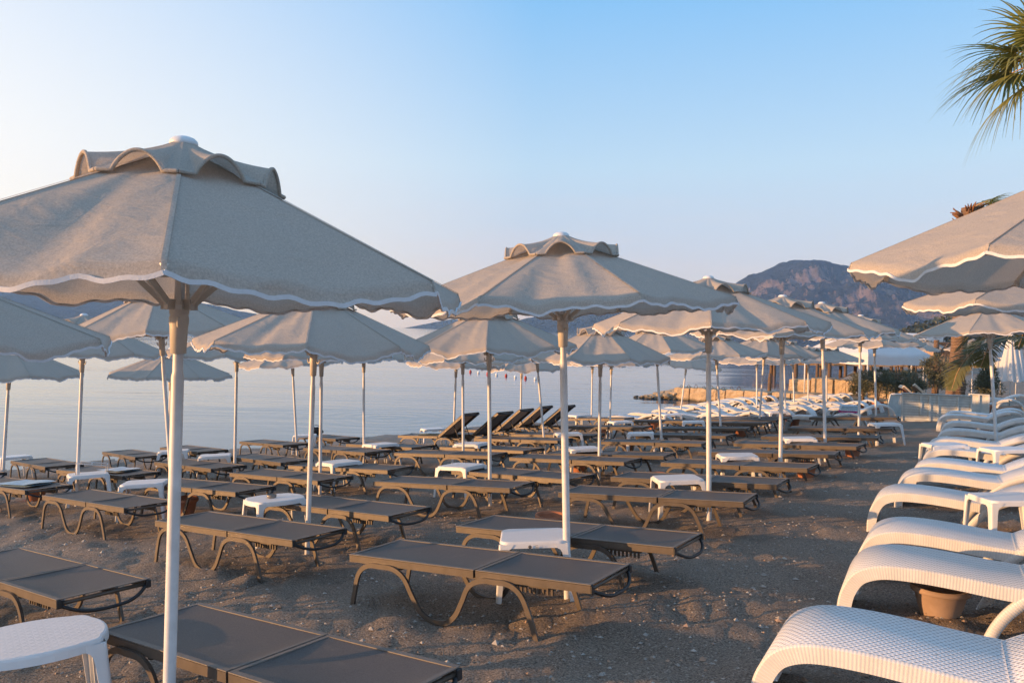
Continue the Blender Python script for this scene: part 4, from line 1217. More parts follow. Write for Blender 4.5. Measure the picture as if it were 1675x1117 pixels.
# white moulded loungers beside the path, nearest first: which point, pixel
WR = [('NA', (1336, 1056)), ('NA', (1454, 926)), ('NA', (1470, 870)), ('NA', (1474, 806)), ('NA', (1512, 775)), ('NA', (1530, 757)), ('NA', (1545, 735)), ('NA', (1548, 719)), ('NA', (1560, 704)), ('NA', (1565, 691)), ('NA', (1556, 679))]
WOBJ = []
for i, (c, px) in enumerate(WR):
    head = -0.50 + 0.02 * math.sin(i * 2.1)
    WOBJ.append(place_resin(c, px, f'white woven-look lounger, {ORD[i]} from the viewer in the line right of the path', 'white loungers right of the path', head))
WB = [('PK', (1650, 652)), ('PK', (1655, 668)), ('PK', (1668, 645))]
for i, (c, px) in enumerate(WB):
    WOBJ.append(place_resin(c, px, ['arched white lounger behind the foot of the closed parasol', 'arched white lounger in front of the closed parasol', 'arched white lounger right of the closed parasol'][i], 'white loungers right of the path', -0.5))
# white loungers beyond the sixth parasol
BIG = place_resin('PK', (1389, 674), 'arched white lounger with folded towels beside the fifth and sixth parasols', 'far white loungers', -0.42)
place_resin('PK', (1440, 661), 'white lounger between the folded towels and the upended loungers', 'far white loungers', -0.4)
# the far field of white loungers below the wall: two lines running away from the water
def line(p0, p1, n): return [(p0[0] + (p1[0] - p0[0]) * i / (n - 1), p0[1] + (p1[1] - p0[1]) * i / (n - 1)) for i in range(n)]
def line3(p0, p1, n):
    a, b = at_ground(*p0, 0.4), at_ground(*p1, 0.4)
    return [a + (b - a) * i / (n - 1) for i in range(n)]
R = random.Random(4)
for name, a, b, n in (('line along the water', (1078, 677), (1300, 640), 13), ('middle line', (1165, 674), (1398, 644), 11), ('line nearest the brown loungers', (1240, 674), (1420, 655), 7)):
    for i, p in enumerate(line3(a, b, n)):
        q = p + np.array([R.uniform(-0.15, 0.15), R.uniform(-0.15, 0.15), 0])
        place_resin('PK', None, f'white lounger, {ORD[i]} from the viewer in the far {name}', 'far white loungers', -0.55 + R.uniform(-0.08, 0.08), xyz=q)
# folded towels on the big arched lounger
def folded(loc, rz, parts, label, name='folded_towels'):
    root = empty(name, loc, rz)
    z = 0.0
    for k, (w, l, h, mat) in enumerate(parts):
        m = MB(); m.bbox((0.01 * k, -0.008 * k, z + h / 2), (w, l, h), 0.018, 0.05 * k); m.build('folded_layer', M[mat], root); z += h + 0.001
    return tag(root, label, 'towels')
bp = Vector(BIG.location) + BIG.rotation_euler.to_matrix() @ Vector((-WL / 2 + 1.5, 0, 0.44))
folded(bp, -0.4, [(0.44, 0.34, 0.04, 'towel_magenta'), (0.42, 0.33, 0.05, 'towel_stripe'), (0.42, 0.32, 0.05, 'towel_blue'), (0.40, 0.31, 0.04, 'towel_stripe')], 'folded blue and magenta towels stacked on the arched white lounger')

# upended white loungers making a low screen beside the path
root = empty('upended_lounger', at_ground(1532, 690)); d = 1.0
c0 = at_ground(1474, 689); c1 = at_ground(1588, 688)
vec = c1 - c0; Ls = math.hypot(vec[0], vec[1]); an = math.atan2(vec[1], vec[0])
root.location = (c0[0], c0[1], float(gz(c0[0], c0[1])) - 0.02); root.rotation_euler = (0.0, 0, an)
Hs = 0.80
m = MB(); m.box((Ls / 2, 0.04, Hs / 2), (Ls, 0.01, Hs), mi=1)  # added grey backing sheet: its colour stands for the shade in the slat gaps
for k in range(11): m.box((Ls / 2, 0.014, 0.04 + k * (Hs - 0.08) / 10), (Ls - 0.02, 0.018, 0.0635))
m.build('slatted_bed', [M['old_plastic'], M['stone_and_gap_shade']], root)
for x in (0.0, 0.27, 0.40, 0.52, 0.80, 0.985):
    m = MB(); m.box((Ls * x + 0.02, -0.012, Hs * (0.5 if x != 0.27 else 0.62)), (0.035 if x not in (0.27, 0.40) else 0.055, 0.034, (Hs - 0.03) * (1 if x != 0.27 else 0.7))); m.build('cross_rib', M['old_plastic'], root)
for z_, d_ in ((Hs + 0.012, 0.09), (0.0, 0.07)):
    m = MB(); m.box((Ls / 2, -0.008, z_), (Ls + 0.02, d_, 0.024)); m.build('side_rail', M['old_plastic'], root)
tag(root, 'white slatted lounger tipped on its side like a low screen, underside showing', 'sun lounger', 'upended white loungers')
root = empty('upended_lounger'); c0 = at_ground(1586, 680); c1 = at_ground(1606, 680)
Ls = max(0.5, np.linalg.norm((c1 - c0)[:2])); an = math.atan2((c1 - c0)[1], (c1 - c0)[0])
root.location = (c0[0], c0[1] + 0.05, float(gz(c0[0], c0[1])) - 0.02); root.rotation_euler = (0, 0, an)
m = MB(); m.box((Ls / 2, 0.03, 0.33), (Ls, 0.02, 0.66)); m.build('slatted_bed', M['old_plastic'], root)
for x in (0.0, 0.5, 1.0):
    m = MB(); m.box((Ls * x, -0.01, 0.33), (0.045, 0.05, 0.64)); m.build('cross_rib', M['old_plastic'], root)
m = MB(); m.box((Ls / 2, -0.01, 0.665), (Ls + 0.04, 0.06, 0.03)); m.build('side_rail', M['old_plastic'], root)
tag(root, 'smaller white lounger tipped on its side at the right end of the screen', 'sun lounger', 'upended white loungers')
root = empty('upended_lounger'); c0 = at_ground(1456, 684)
root.location = (c0[0], c0[1], float(gz(c0[0], c0[1]))); root.rotation_euler = (0, 0, -0.2)
m = MB(); m.grid(lambda u, v: (0.55 * u - 0.06 * math.sin(PI * v), 0.14 * math.sin(PI * u * 0.5), 0.72 * v), 10, 10); m.grid(lambda u, v: (0.55 * u - 0.06 * math.sin(PI * v) + 0.01, 0.14 * math.sin(PI * u * 0.5) + 0.03, 0.72 * v), 10, 10, flip=True)
m.build('curved_bed', M['old_plastic'], root); m = MB(); m.tube([(-0.06 * math.sin(PI * k / 10), 0.0, 0.72 * k / 10) for k in range(11)], 0.022, 8); m.build('side_rail', M['old_plastic'], root); m = MB(); m.tube([(0.02, 0.0, 0.72), (0.56, 0.14, 0.72)], 0.022, 8); m.build('side_rail', M['white_plastic'], root)
tag(root, 'curved white lounger end leaning at the left end of the screen', 'sun lounger', 'upended white loungers')

# ------------------------------------------------------------------ breakwater, wall and jetty
def block_wall(name, spans, label, th=1.1):
    root = empty(name, (0, 0, 0)); R = random.Random(9)
    first = None
    for (x0, x1, d0, d1, yt0, yt1, zb) in spans:
        a, b = at_depth(x0, yt0, d0), at_depth(x1, yt1, d1)
        dx, dy = b[0] - a[0], b[1] - a[1]; L = math.hypot(dx, dy); an = math.atan2(dy, dx)
        m = MB(); j = R.uniform(-0.06, 0.06)
        ztop = (a[2] + b[2]) / 2 + R.uniform(-0.02, 0.02)
        def surf(u, v, side):
            return None
        # a cast block with a slightly uneven face and chipped top edge
        nu, nv = max(4, int(L / 0.25)), 5
        vs = []; 
        for jv in range(nv + 1):
            for iu in range(nu + 1):
                z = zb + (ztop - zb) * jv / nv
                off = 0.018 * math.sin(iu * 1.7 + jv * 2.3 + j * 50) + 0.012 * math.sin(iu * 3.1 - jv)
                zz = z + (0.02 * math.sin(iu * 2.1 + j * 90) if jv == nv else 0) - (0.02 if jv == nv and iu in (0, nu) else 0)
                vs.append((0.014 + (L - 0.028) * iu / nu, off + (0.03 if jv == nv else 0), zz))
        n0 = len(vs)
        vs += [(x, th, z) for (x, y, z) in vs[:]]
        fs = []
        W_ = nu + 1
        for jv in range(nv):
            for iu in range(nu):
                q = jv * W_ + iu
                fs.append((q, q + 1, q + W_ + 1, q + W_)); fs.append((n0 + q, n0 + q + W_, n0 + q + W_ + 1, n0 + q + 1))
        for iu in range(nu): q = nv * W_ + iu; fs.append((q, q + 1, n0 + q + 1, n0 + q)); fs.append((iu + 1, iu, n0 + iu, n0 + iu + 1))
        for jv in range(nv):
            q = jv * W_; fs.append((q, q + W_, n0 + q + W_, n0 + q)); q += nu; fs.append((q + W_, q, n0 + q, n0 + q + W_))
        m.add(vs, fs, 0, False)
        o = m.build('concrete_block', M['concrete'], root)
        o.location = (a[0], a[1] + j * 0.5, 0); o.rotation_euler = (0, 0, an)
    return tag(root, label, 'wall')
lower = []
for x0, x1 in ((1102, 1127), (1128, 1155), (1156, 1171), (1171.5, 1186), (1187, 1216), (1216.5, 1255)):
    f = lambda x: 37.2 - 3.4 * (x - 1102) / 153
    g = lambda x: 633.5 + 7.5 * ((x - 1102) / 153) ** 1.0
    lower.append((x0, x1, f(x0), f(x1), g(x0) , g(x1), SEA - 0.5 if x0 < 1150 else SEA + 0.13))
block_wall('breakwater', lower, 'sunlit concrete block breakwater running into the water, wire loops on top')
led = [(1262, 1292, 33.8, 33.2, 641, 643, -3.3), (1293, 1340, 33.2, 32.6, 644, 646, -3.3), (1341, 1402, 32.6, 31.8, 647, 651, -3.3), (1403, 1470, 31.8, 31.0, 651, 654, -3.3)]
block_wall('stepped_footing', led, 'low concrete footing below the taller block wall', 1.4)
upw = [(1290, 1325, 35.0, 34.3, 621, 619.5, -2.72), (1326, 1362, 34.1, 33.5, 618.5, 620.5, -2.72), (1362.5, 1383, 33.6, 33.2, 621, 622, -2.72), (1383.5, 1402, 33.1, 32.8, 622, 624, -2.72), (1403, 1450, 32.9, 32.2, 626, 628, -2.72), (1450.5, 1500, 32.2, 31.5, 628, 630, -2.72)]
block_wall('block_wall', upw, 'tall sunlit concrete block wall between the far loungers and the jetty', 1.0)
# support posts under the breakwater and wire loops on its top
pr = MB()
for x in (1168, 1200): p = at_depth(x, 650, 36.0); pr.box((p[0], p[1] + 0.5, SEA + 0.0), (0.3, 0.5, 0.6))
for i, x in enumerate((1117, 1129, 1141, 1154, 1167, 1177, 1186, 1200, 1212)):
    p = at_depth(x, 634, 37.2 - 3.4 * (x - 1102) / 153); g_ = 633.5 + 7.5 * (x - 1102) / 153
    z = at_depth(x, g_, p[1])[2]
    lp = MB(); lp.tube([(p[0] + 0.08 * math.cos(a_ * PI / 6), p[1] + 0.3, z - 0.04 + (0.14 + 0.03 * (i % 3)) * math.sin(a_ * PI / 6)) for a_ in range(7)], 0.012, 5)
    tag(lp.build('wire_loop', M['rust']), 'rusty wire loop sticking out of the breakwater top', 'wire', 'wire loops on the breakwater')
tag(pr.build('breakwater_support', M['concrete']), kind='structure')
# stones at the tip
st = MB(); R = random.Random(2)
for i in range(150):
    t = R.random() ** 0.8
    p = at_depth(1038 + 70 * t, 640, 38.0 + R.uniform(-0.9, 0.9))
    s = R.uniform(0.07, 0.2) * (0.5 + 0.7 * t); zz = SEA + R.uniform(-0.12, 0.34 * t + 0.02)
    vs = []
    for k in range(14):
        th_ = math.acos(1 - 2 * (k + 0.5) / 14); ph_ = k * 2.399
        q = s * R.uniform(0.7, 1.2)
        vs.append((p[0] + q * 1.3 * math.sin(th_) * math.cos(ph_), p[1] + q * math.sin(th_) * math.sin(ph_), zz + q * 0.7 * math.cos(th_)))
    import bmesh
    bm = bmesh.new(); [bm.verts.new(v) for v in vs]; r_ = bmesh.ops.convex_hull(bm, input=bm.verts)
    bm.verts.index_update(); st.add([v.co for v in bm.verts], [[v.index for v in f.verts] for f in bm.faces], 0, False); bm.free()
base = MB()
def spit(u, v):
    p = at_depth(1034 + 74 * u, 640, 38.0); return (p[0], 38.0 + (v - 0.5) * 2.4 * (0.25 + u), SEA - 0.2 + 0.5 * u ** 0.7 * math.sin(PI * v) + 0.04 * math.sin(31 * u + 7 * v))
base.grid(spit, 30, 10)
st.add(base.v, base.f, 0, True)
tag(st.build('stone_spit', M['concrete']), 'low spit of rubble stones tapering into the water off the breakwater', 'rocks')
# weathered post in the water
m = MB(); p = at_depth(1258, 655, 34.5); q = at_depth(1259, 603, 34.5)
m.lathe([(0.085, 0.0), (0.08, 0.6), (0.07, 1.2), (0.05, 1.25), (0.045, q[2] - p[2]), (0.0, q[2] - p[2] + 0.01)], 12, (p[0], p[1], p[2] - 0.2), 0, 0.05)
tag(m.build('timber_post', M['old_wood']), 'weathered dark post standing at the end of the breakwater', 'post')
# jetty on piles
jr = empty('jetty', at_depth(1350, 600, 61.0)); jo = Vector(jr.location)
def rel(px, py, d): return Vector(at_depth(px, py, d)) - jo
m = MB(); a, b = rel(1258, 594, 62), rel(1600, 599, 60)
for k in range(2):
    m.tube([tuple(a + Vector((0, 4.0 * k, -0.0))), tuple(b + Vector((0, 4.0 * k, 0)))], 1, rect=(0.12, 0.13))
m.build('deck_beam', M['gold_wood'], jr)
m = MB()
dv = b - a
m.add([tuple(a + Vector((0, -0.3, 0.16))), tuple(b + Vector((0, -0.3, 0.16))), tuple(b + Vector((0, 4.4, 0.16))), tuple(a + Vector((0, 4.4, 0.16))), tuple(a + Vector((0, -0.3, 0.24))), tuple(b + Vector((0, -0.3, 0.24))), tuple(b + Vector((0, 4.4, 0.24))), tuple(a + Vector((0, 4.4, 0.24)))],
      [(3, 2, 1, 0), (4, 5, 6, 7), (0, 1, 5, 4), (1, 2, 6, 5), (2, 3, 7, 6), (3, 0, 4, 7)], 0, False)
m.build('deck', M['gold_wood'], jr)
for i, x in enumerate((1262, 1267, 1302, 1320, 1337, 1343, 1357, 1375, 1383, 1399, 1414, 1425, 1441, 1458, 1475, 1495, 1520)):
    dd = 61.0 + (3.6 if i in (0, 3, 5, 7, 9, 12, 15) else 0.0)
    p = at_depth(x, 600, dd) - np.array(jo); zt = at_depth(x, 595.5, 61.0)[2] - jo.z
    mm_ = MB(); R.seed(i); r_ = R.uniform(0.12, 0.17)
    mm_.lathe([(r_, SEA - 0.6 - jo.z), (r_ * 0.95, SEA + 0.4 - jo.z), (r_ * 0.9, zt + 0.02)], 10, (p[0], p[1], 0), 0, 0.06)
    mm_.build('pile', M['old_wood'], jr)
tag(jr, 'dark timber jetty on round piles standing in the water behind the wall', 'jetty')
m = MB(); p = at_depth(1290, 640, 33); 

# ------------------------------------------------------------------ white tent
g0 = at_depth(1412, 655, 33.0); gx, gy = g0[0], g0[1]; gzv = float(gz(gx, gy))
root = empty('white_tent', (gx, gy, gzv), math.radians(24)); HW = 1.72; ez = at_depth(1412, 594, 33.0)[2] - gzv; pk = at_depth(1412, 528, 33.0)[2] - gzv; vt = at_depth(1412, 577, 33.0)[2] - gzv
m = MB()
def roof(k):
    c = [(-HW, -HW), (HW, -HW), (HW, HW), (-HW, HW)]; a, b = c[k], c[(k + 1) % 4]
    def f(u, v):
        if v <= 0.75:
            t = v / 0.75; k_ = 0.04 + 0.96 * t
            return ((a[0] + (b[0] - a[0]) * u) * k_, (a[1] + (b[1] - a[1]) * u) * k_, pk + (vt - pk) * t ** 0.9 - 0.07 * math.sin(PI * u) * t + 0.012 * math.sin(17 * u + 5 * t))
        t = (v - 0.75) / 0.25; k_ = 1.0 + 0.01 * t
        return ((a[0] + (b[0] - a[0]) * u) * k_, (a[1] + (b[1] - a[1]) * u) * k_, vt - 0.07 * math.sin(PI * u) * (1 - t) + (ez - vt) * t + 0.012 * math.sin(14 * u) * t)
    return f
for k in range(4): m.grid(roof(k), 24, 16, flip=True)
m.build('canopy', M['white_canvas'], root)
for sx in (-1, 1):
    for sy in (-1, 1):
        l = MB(); l.tube([(sx * (HW - 0.08), sy * (HW - 0.08), -0.1), (sx * (HW - 0.08), sy * (HW - 0.08), vt)], 0.03, 8); l.build('leg', M['white_paint'], root)
tag(root, 'white peaked tent with hanging valance in front of the jetty', 'tent')

# ------------------------------------------------------------------ closed parasols
def closed_parasol(px, scale, label, lean=0.0):
    p = at_ground(*px); root = empty('closed_parasol', (p[0], p[1], float(gz(p[0], p[1]))))
    m = MB(); R = random.Random(int(px[0]))
    prof = [(0.0, 2.62), (0.05, 2.6), (0.10, 2.4), (0.17, 2.05), (0.24, 1.65), (0.30, 1.3), (0.34, 1.0), (0.36, 0.88)]
    n = 72; vs = []
    for r, z in prof:
        for k in range(n):
            a_ = 2 * PI * k / n; f = 1 + 0.16 * math.sin(9 * a_ + z) * min(1, r * 5) + 0.06 * math.sin(17 * a_ + 2 * z)
            vs.append((r * f * math.cos(a_), r * f * math.sin(a_), z * 1.0 + (0.02 * math.sin(5 * a_) if z < 0.9 else 0)))
    fs = [(i * n + k, i * n + n + k, i * n + n + (k + 1) % n, i * n + (k + 1) % n) for i in range(len(prof) - 1) for k in range(n)]
    m.add(vs, fs); m.build('folded_canopy', M['white_canvas'], root)
    q = MB(); q.tube([(0, 0, -0.1), (0, 0, 2.66)], 0.022, 10); q.build('pole', M['white_paint'], root)
    root.scale = (scale,) * 3
    return tag(root, label, 'umbrella', 'closed white parasols')
closed_parasol((1651, 664), 1.0, 'closed white parasol hanging in folds behind the white loungers')
closed_parasol((1636, 646), 0.92, 'closed white parasol, farthest of the three behind the palm fronds')
closed_parasol((1661, 653), 0.95, 'closed white parasol half hidden behind the other two')

# ------------------------------------------------------------------ palms
def fan_frond(az, el, pet, rad, R, spread=1.9, n=32, droop=0.5):
    """a fan leaf: stalk, then narrow leaflets joined near the hand, tips hanging"""
    m = MB()
    d = Vector((math.cos(az) * math.cos(el), math.sin(az) * math.cos(el), math.sin(el)))
    side = Vector((-math.sin(az), math.cos(az), 0)); upv = side.cross(d) * -1
    if upv.z < 0: upv = -upv
    pts = [d * (pet * t) + Vector((0, 0, -0.16 * pet * t * t)) for t in (0, 0.25, 0.5, 0.75, 1.0)]
    m.tube(pts, [0.03, 0.026, 0.02, 0.016, 0.012], 6, 1)
    h = pts[-1]; d2 = (pts[-1] - pts[-2]).normalized(); upv = d2.cross(side); upv = upv if upv.z > 0 else -upv
    for i in range(n):
        a = (i / (n - 1) - 0.5) * 2 * spread + R.uniform(-0.02, 0.02)
        ld = (d2 * math.cos(a) + side * math.sin(a) + upv * (0.10 * math.cos(2 * a) + R.uniform(-0.03, 0.03))).normalized()
        L = rad * (0.62 + 0.38 * math.cos(a * 0.7)) * R.uniform(0.85, 1.08)
        wd = ld.cross(upv).normalized()
        dr = droop * R.uniform(0.6, 1.5) * L
        vs = []
        for k, t in enumerate((0.0, 0.2, 0.4, 0.55, 0.7, 0.85, 1.0)):
            wv = [0.006, 0.024, 0.027, 0.019, 0.013, 0.007, 0.002][k] * rad / 1.2
            c = h + ld * (L * t * (1 - 0.25 * max(0, t - 0.45) * droop)) + Vector((0, 0, -dr * max(0, t - 0.35) ** 2 * 1.6))
            vs += [c - wd * wv, c + upv * wv * 0.35, c + wd * wv]
        fs = []
        for k in range(6):
            fs += [(3 * k, 3 * k + 1, 3 * k + 4, 3 * k + 3), (3 * k + 1, 3 * k + 2, 3 * k + 5, 3 * k + 4)]
        m.add(vs, fs, 0, False)
    return m
def palm_trunk(h, r, lean=(0, 0)):
    m = MB(); prof = []
    n = 26
    vs = []; seg = 18
    for i in range(n + 1):
        t = i / n; rr = r * (1.25 - 0.35 * min(1, t * 4) + 0.05 * math.sin(i * 2.1)) * (1 if i % 2 else 1.06)
        for k in range(seg):
            a_ = 2 * PI * k / seg; q = rr * (1 + 0.06 * math.sin(5 * a_ + i))
            vs.append((q * math.cos(a_) + lean[0] * t, q * math.sin(a_) + lean[1] * t, h * t))
    fs = [(i * seg + k, i * seg + (k + 1) % seg, (i + 1) * seg + (k + 1) % seg, (i + 1) * seg + k) for i in range(n) for k in range(seg)]
    m.add(vs, fs); return m
def fan_palm(x, y, ztop, r, fronds, label, lean=(0, 0), seed=1, stubs=0, rad=1.55, pet=0.85):
    R = random.Random(seed); zb = float(gz(x, y)) - 0.05
    root = empty('fan_palm', (x, y, zb)); h = ztop - zb
    palm_trunk(h, r, lean).build('trunk', M['palm_trunk'], root)
    for az, el in fronds:
        f = fan_frond(az, el, pet * R.uniform(0.85, 1.15), rad * R.uniform(0.9, 1.1), R, droop=0.34 + max(0, 0.4 - el) * 0.3)
        o = f.build('frond', [M['palm_leaf'], M['gold_wood']], root); o.location = (lean[0], lean[1], h - 0.05)
    if stubs:
        s = MB()
        for i in range(stubs):
            a_ = R.uniform(0, 6.28); z = h - R.uniform(0.05, 0.7); e = R.uniform(0.3, 1.0); L = R.uniform(0.25, 0.5)
            p = Vector((lean[0] + r * 0.9 * math.cos(a_), lean[1] + r * 0.9 * math.sin(a_), z)); dd = Vector((math.cos(a_) * math.cos(e), math.sin(a_) * math.cos(e), math.sin(e)))
            s.tube([p, p + dd * L * 0.5, p + dd * L + Vector((0, 0, -0.05))], [0.035, 0.03, 0.012], 5, 0)
        s.build('dead_stalks', M['dead_leaf'], root)
    return tag(root, label, 'palm tree')
cx = at_depth(1724, 92, 17.0)
fr = [(PI - 0.05, 0.10), (PI + 0.35, -0.22), (PI - 0.45, 0.45), (PI + 0.1, 0.9), (PI + 0.9, 0.1), (PI + 0.75, 0.75), (PI - 0.9, 0.05), (PI + 1.5, 0.3), (PI + 2.2, 0.5), (0.3, 0.3), (0.9, 0.1), (-0.4, 0.5), (1.4, 0.5), (PI - 0.2, -0.6)]
fan_palm(cx[0], cx[1], cx[2], 0.2, fr, 'tall fan palm whose drooping green fronds hang at the top right', (0.1, 0), 5)
c2 = at_depth(1586, 340, 24.0)
fan_palm(c2[0] - 0.3, 24.0, c2[2], 0.235, [(0.05, 0.5), (0.35, 0.6), (-0.3, 0.42), (0.0, 0.25), (-0.7, 0.55), (0.8, 0.35)], 'fan palm with thick brown trunk and red-brown dead stalks behind the right-hand parasols', (0.3, 0), 9, 46, 0.75, 0.62)
# low date palm with long feathered fronds
def feather_frond(path, R, width=0.42, n=56):
    m = MB(); P = smooth_path(path, 10); N_ = len(P)
    m.tube(P, [0.02 * (1 - 0.8 * i / (N_ - 1)) + 0.003 for i in range(N_)], 6, 1)
    for i in range(n):
        t = 0.12 + 0.88 * i / (n - 1); f = t * (N_ - 1); k = min(int(f), N_ - 2)
        c = P[k].lerp(P[k + 1], f - k); tg = (P[k + 1] - P[k]).normalized()
        s0 = tg.cross(Vector((0, 0, 1))).normalized(); u0 = s0.cross(tg)
        for sg in (-1, 1):
            L = width * math.sin(PI * min(1, 0.18 + 0.8 * t)) ** 0.7 * R.uniform(0.85, 1.12)
            ld = (s0 * sg * 0.8 + tg * 0.75 + u0 * R.uniform(0.05, 0.35)).normalized(); wd = ld.cross(u0).normalized()
            vs = []
            for q, tt_ in enumerate((0, 0.3, 0.65, 1.0)):
                wv = (0.008, 0.016, 0.012, 0.002)[q]; cc = c + ld * L * tt_ + Vector((0, 0, -0.22 * L * tt_ * tt_)); vs += [cc - wd * wv, cc + wd * wv]
            m.add(vs, [(0, 1, 3, 2), (2, 3, 5, 4), (4, 5, 7, 6)], 0, False)
    return m
dp = at_depth(1722, 556, 15.8); root = empty('date_palm', (dp[0], dp[1], float(gz(dp[0], dp[1])) - 0.05)); dh = dp[2] - root.location.z
palm_trunk(dh, 0.16).build('trunk', M['palm_trunk'], root); R = random.Random(12)
def dl(px, py, d): return Vector(at_depth(px, py, d)) - Vector(dp)
paths = [[(0, 0, 0), dl(1645, 552, 15.3), dl(1598, 570, 15.0), dl(1570, 602, 14.8), dl(1557, 636, 14.7)],
         [(0, 0, 0), dl(1660, 544, 15.9), dl(1610, 552, 16.3), dl(1590, 580, 16.6)], [(0, 0, 0), dl(1668, 552, 15.2), dl(1622, 566, 14.6), dl(1604, 600, 14.3)],
         [(0, 0, 0), (0.3, -0.5, 0.3), (0.5, -1.0, 0.1), (0.6, -1.4, -0.4)], [(0, 0, 0), (0.6, 0.1, 0.45), (1.2, 0.2, 0.3), (1.7, 0.3, -0.3)], [(0, 0, 0), (0.2, 0.6, 0.5), (0.3, 1.2, 0.4), (0.4, 1.7, -0.2)],
         [(0, 0, 0), (-0.4, 0.5, 0.35), (-0.9, 1.0, 0.2), (-1.2, 1.3, -0.3)], [(0, 0, 0), (0.5, -0.4, 0.1), (0.9, -0.8, -0.4), (1.0, -1.0, -1.0)]]
for i, pth in enumerate(paths):
    o = feather_frond([tuple(p) for p in pth], R, 0.46).build('frond', [M['date_leaf'], M['gold_wood']], root); o.location = (0, 0, dh)
tag(root, 'low date palm with long feathered fronds arching in from the right', 'palm tree')

# ------------------------------------------------------------------ olive bushes in pots behind the far loungers
def bush(px, dep, top_y, wpx, label, seed, n=1500):
    R = random.Random(seed); d = ray(px, 640); x, y = d[0] / d[1] * dep, dep; zb = float(gz(x, y))
    H = at_depth(px, top_y, dep)[2] - zb; Wd = wpx / FPX * dep / 2
    root = empty('olive_bush', (x, y, zb))
    s = MB()
    for i in range(7):
        a_ = R.uniform(0, 6.28); e = R.uniform(0.1, 0.55)
        s.tube(smooth_path([(0, 0, 0), (0.1 * Wd * math.cos(a_), 0.1 * Wd * math.sin(a_), H * 0.35), (e * Wd * math.cos(a_), e * Wd * math.sin(a_), H * 0.8)], 3), [0.02, 0.02, 0.018, 0.015, 0.012, 0.009, 0.006], 5)
    s.build('trunk', M['old_wood'], root)
    c = MB(); cl = []
    for i in range(26):
        a_ = R.uniform(0, 6.28); q = R.random() ** 0.5; cl.append((Wd * q * math.cos(a_), Wd * q * math.sin(a_), H * (0.42 + 0.5 * R.random() * (1.1 - 0.5 * q)), R.uniform(0.10, 0.24)))
    for i in range(n):
        k = R.choice(cl); v = Vector((R.gauss(0, 1), R.gauss(0, 1), R.gauss(0, 1))); v = v.normalized() * k[3] * R.random() ** 0.4
        p = Vector(k[:3]) + v; dd = (v.normalized() + Vector((R.uniform(-1, 1), R.uniform(-1, 1), R.uniform(-0.2, 1)))).normalized()
        w_ = dd.cross(Vector((R.uniform(-1, 1), R.uniform(-1, 1), R.uniform(-1, 1)))).normalized(); L = R.uniform(0.06, 0.13)
        c.add([p, p + dd * L * 0.5 + w_ * 0.012, p + dd * L, p + dd * L * 0.5 - w_ * 0.012], [(0, 1, 2, 3)], 0, False)
    c.build('foliage', M['olive_leaf'], root)
    b = MB(); b.lathe([(0.13, -0.02), (0.19, 0.22), (0.21, 0.24), (0.21, 0.28), (0.18, 0.28), (0.15, 0.2), (0, 0.2)], 16); b.build('plant_pot', M['terracotta'], root)
    return tag(root, label, 'bush', 'olive bushes in pots')
for i, a in enumerate([(1412, 29.0, 603, 34, 'thin olive bush standing between two parasol poles'), (1436, 28.0, 600, 44, 'leftmost full olive bush in front of the block wall'), (1466, 29.0, 597, 52, 'olive bush under the right edge of the white tent'),
                       (1497, 30.0, 598, 52, 'olive bush right of the white tent'), (1530, 27.0, 572, 46, 'tallest grey-green olive bush left of the palm trunk'), (1553, 31.0, 596, 40, 'olive bush just left of the palm trunk'), (1612, 24.0, 590, 40, 'olive bush behind the closed parasols')]):
    bush(a[0], a[1], a[2], a[3], a[4], 50 + i, 3400)

# ------------------------------------------------------------------ far things beyond the bushes
def thatch(px, top, bot, wpx, dep, label):
    d = ray(px, 600); x, y = d[0] / d[1] * dep, dep; zb = float(gz(x, y)); root = empty('thatched_shelter', (x, y, zb))
    r = wpx / FPX * dep / 2; zt, ze = at_depth(px, top, dep)[2] - zb, at_depth(px, bot, dep)[2] - zb
    m = MB(); R = random.Random(int(px)); n = 60
    prof = [(0.05, zt), (r * 0.3, zt - (zt - ze) * 0.25), (r * 0.7, zt - (zt - ze) * 0.6), (r, ze), (r * 0.97, ze - 0.12), (r * 0.6, ze + 0.05)]
    vs = [(q * (1 + R.uniform(-0.05, 0.05)) * math.cos(2 * PI * k / n), q * (1 + R.uniform(-0.05, 0.05)) * math.sin(2 * PI * k / n), z + R.uniform(-0.05, 0.05)) for q, z in prof for k in range(n)]
    m.add(vs, [(i * n + k, i * n + n + k, i * n + n + (k + 1) % n, i * n + (k + 1) % n) for i in range(len(prof) - 1) for k in range(n)], 0, False)
    m.build('thatch_roof', M['thatch'], root)
    for a_ in range(4):
        q = MB(); q.tube([(0.7 * r * math.cos(a_ * PI / 2 + 0.5), 0.7 * r * math.sin(a_ * PI / 2 + 0.5), 0), (0.7 * r * math.cos(a_ * PI / 2 + 0.5), 0.7 * r * math.sin(a_ * PI / 2 + 0.5), ze + 0.1)], 0.05, 8); q.build('post', M['old_wood'], root)
    return tag(root, label, 'shelter', 'thatched shelters')
thatch(1510, 577, 589, 52, 42.0, 'low thatched shelter right of the white tent')
thatch(1548, 580, 592, 46, 46.0, 'thatched shelter beside the forked timber post')
thatch(1478, 588, 596, 40, 50.0, 'thatched shelter partly behind the white tent')
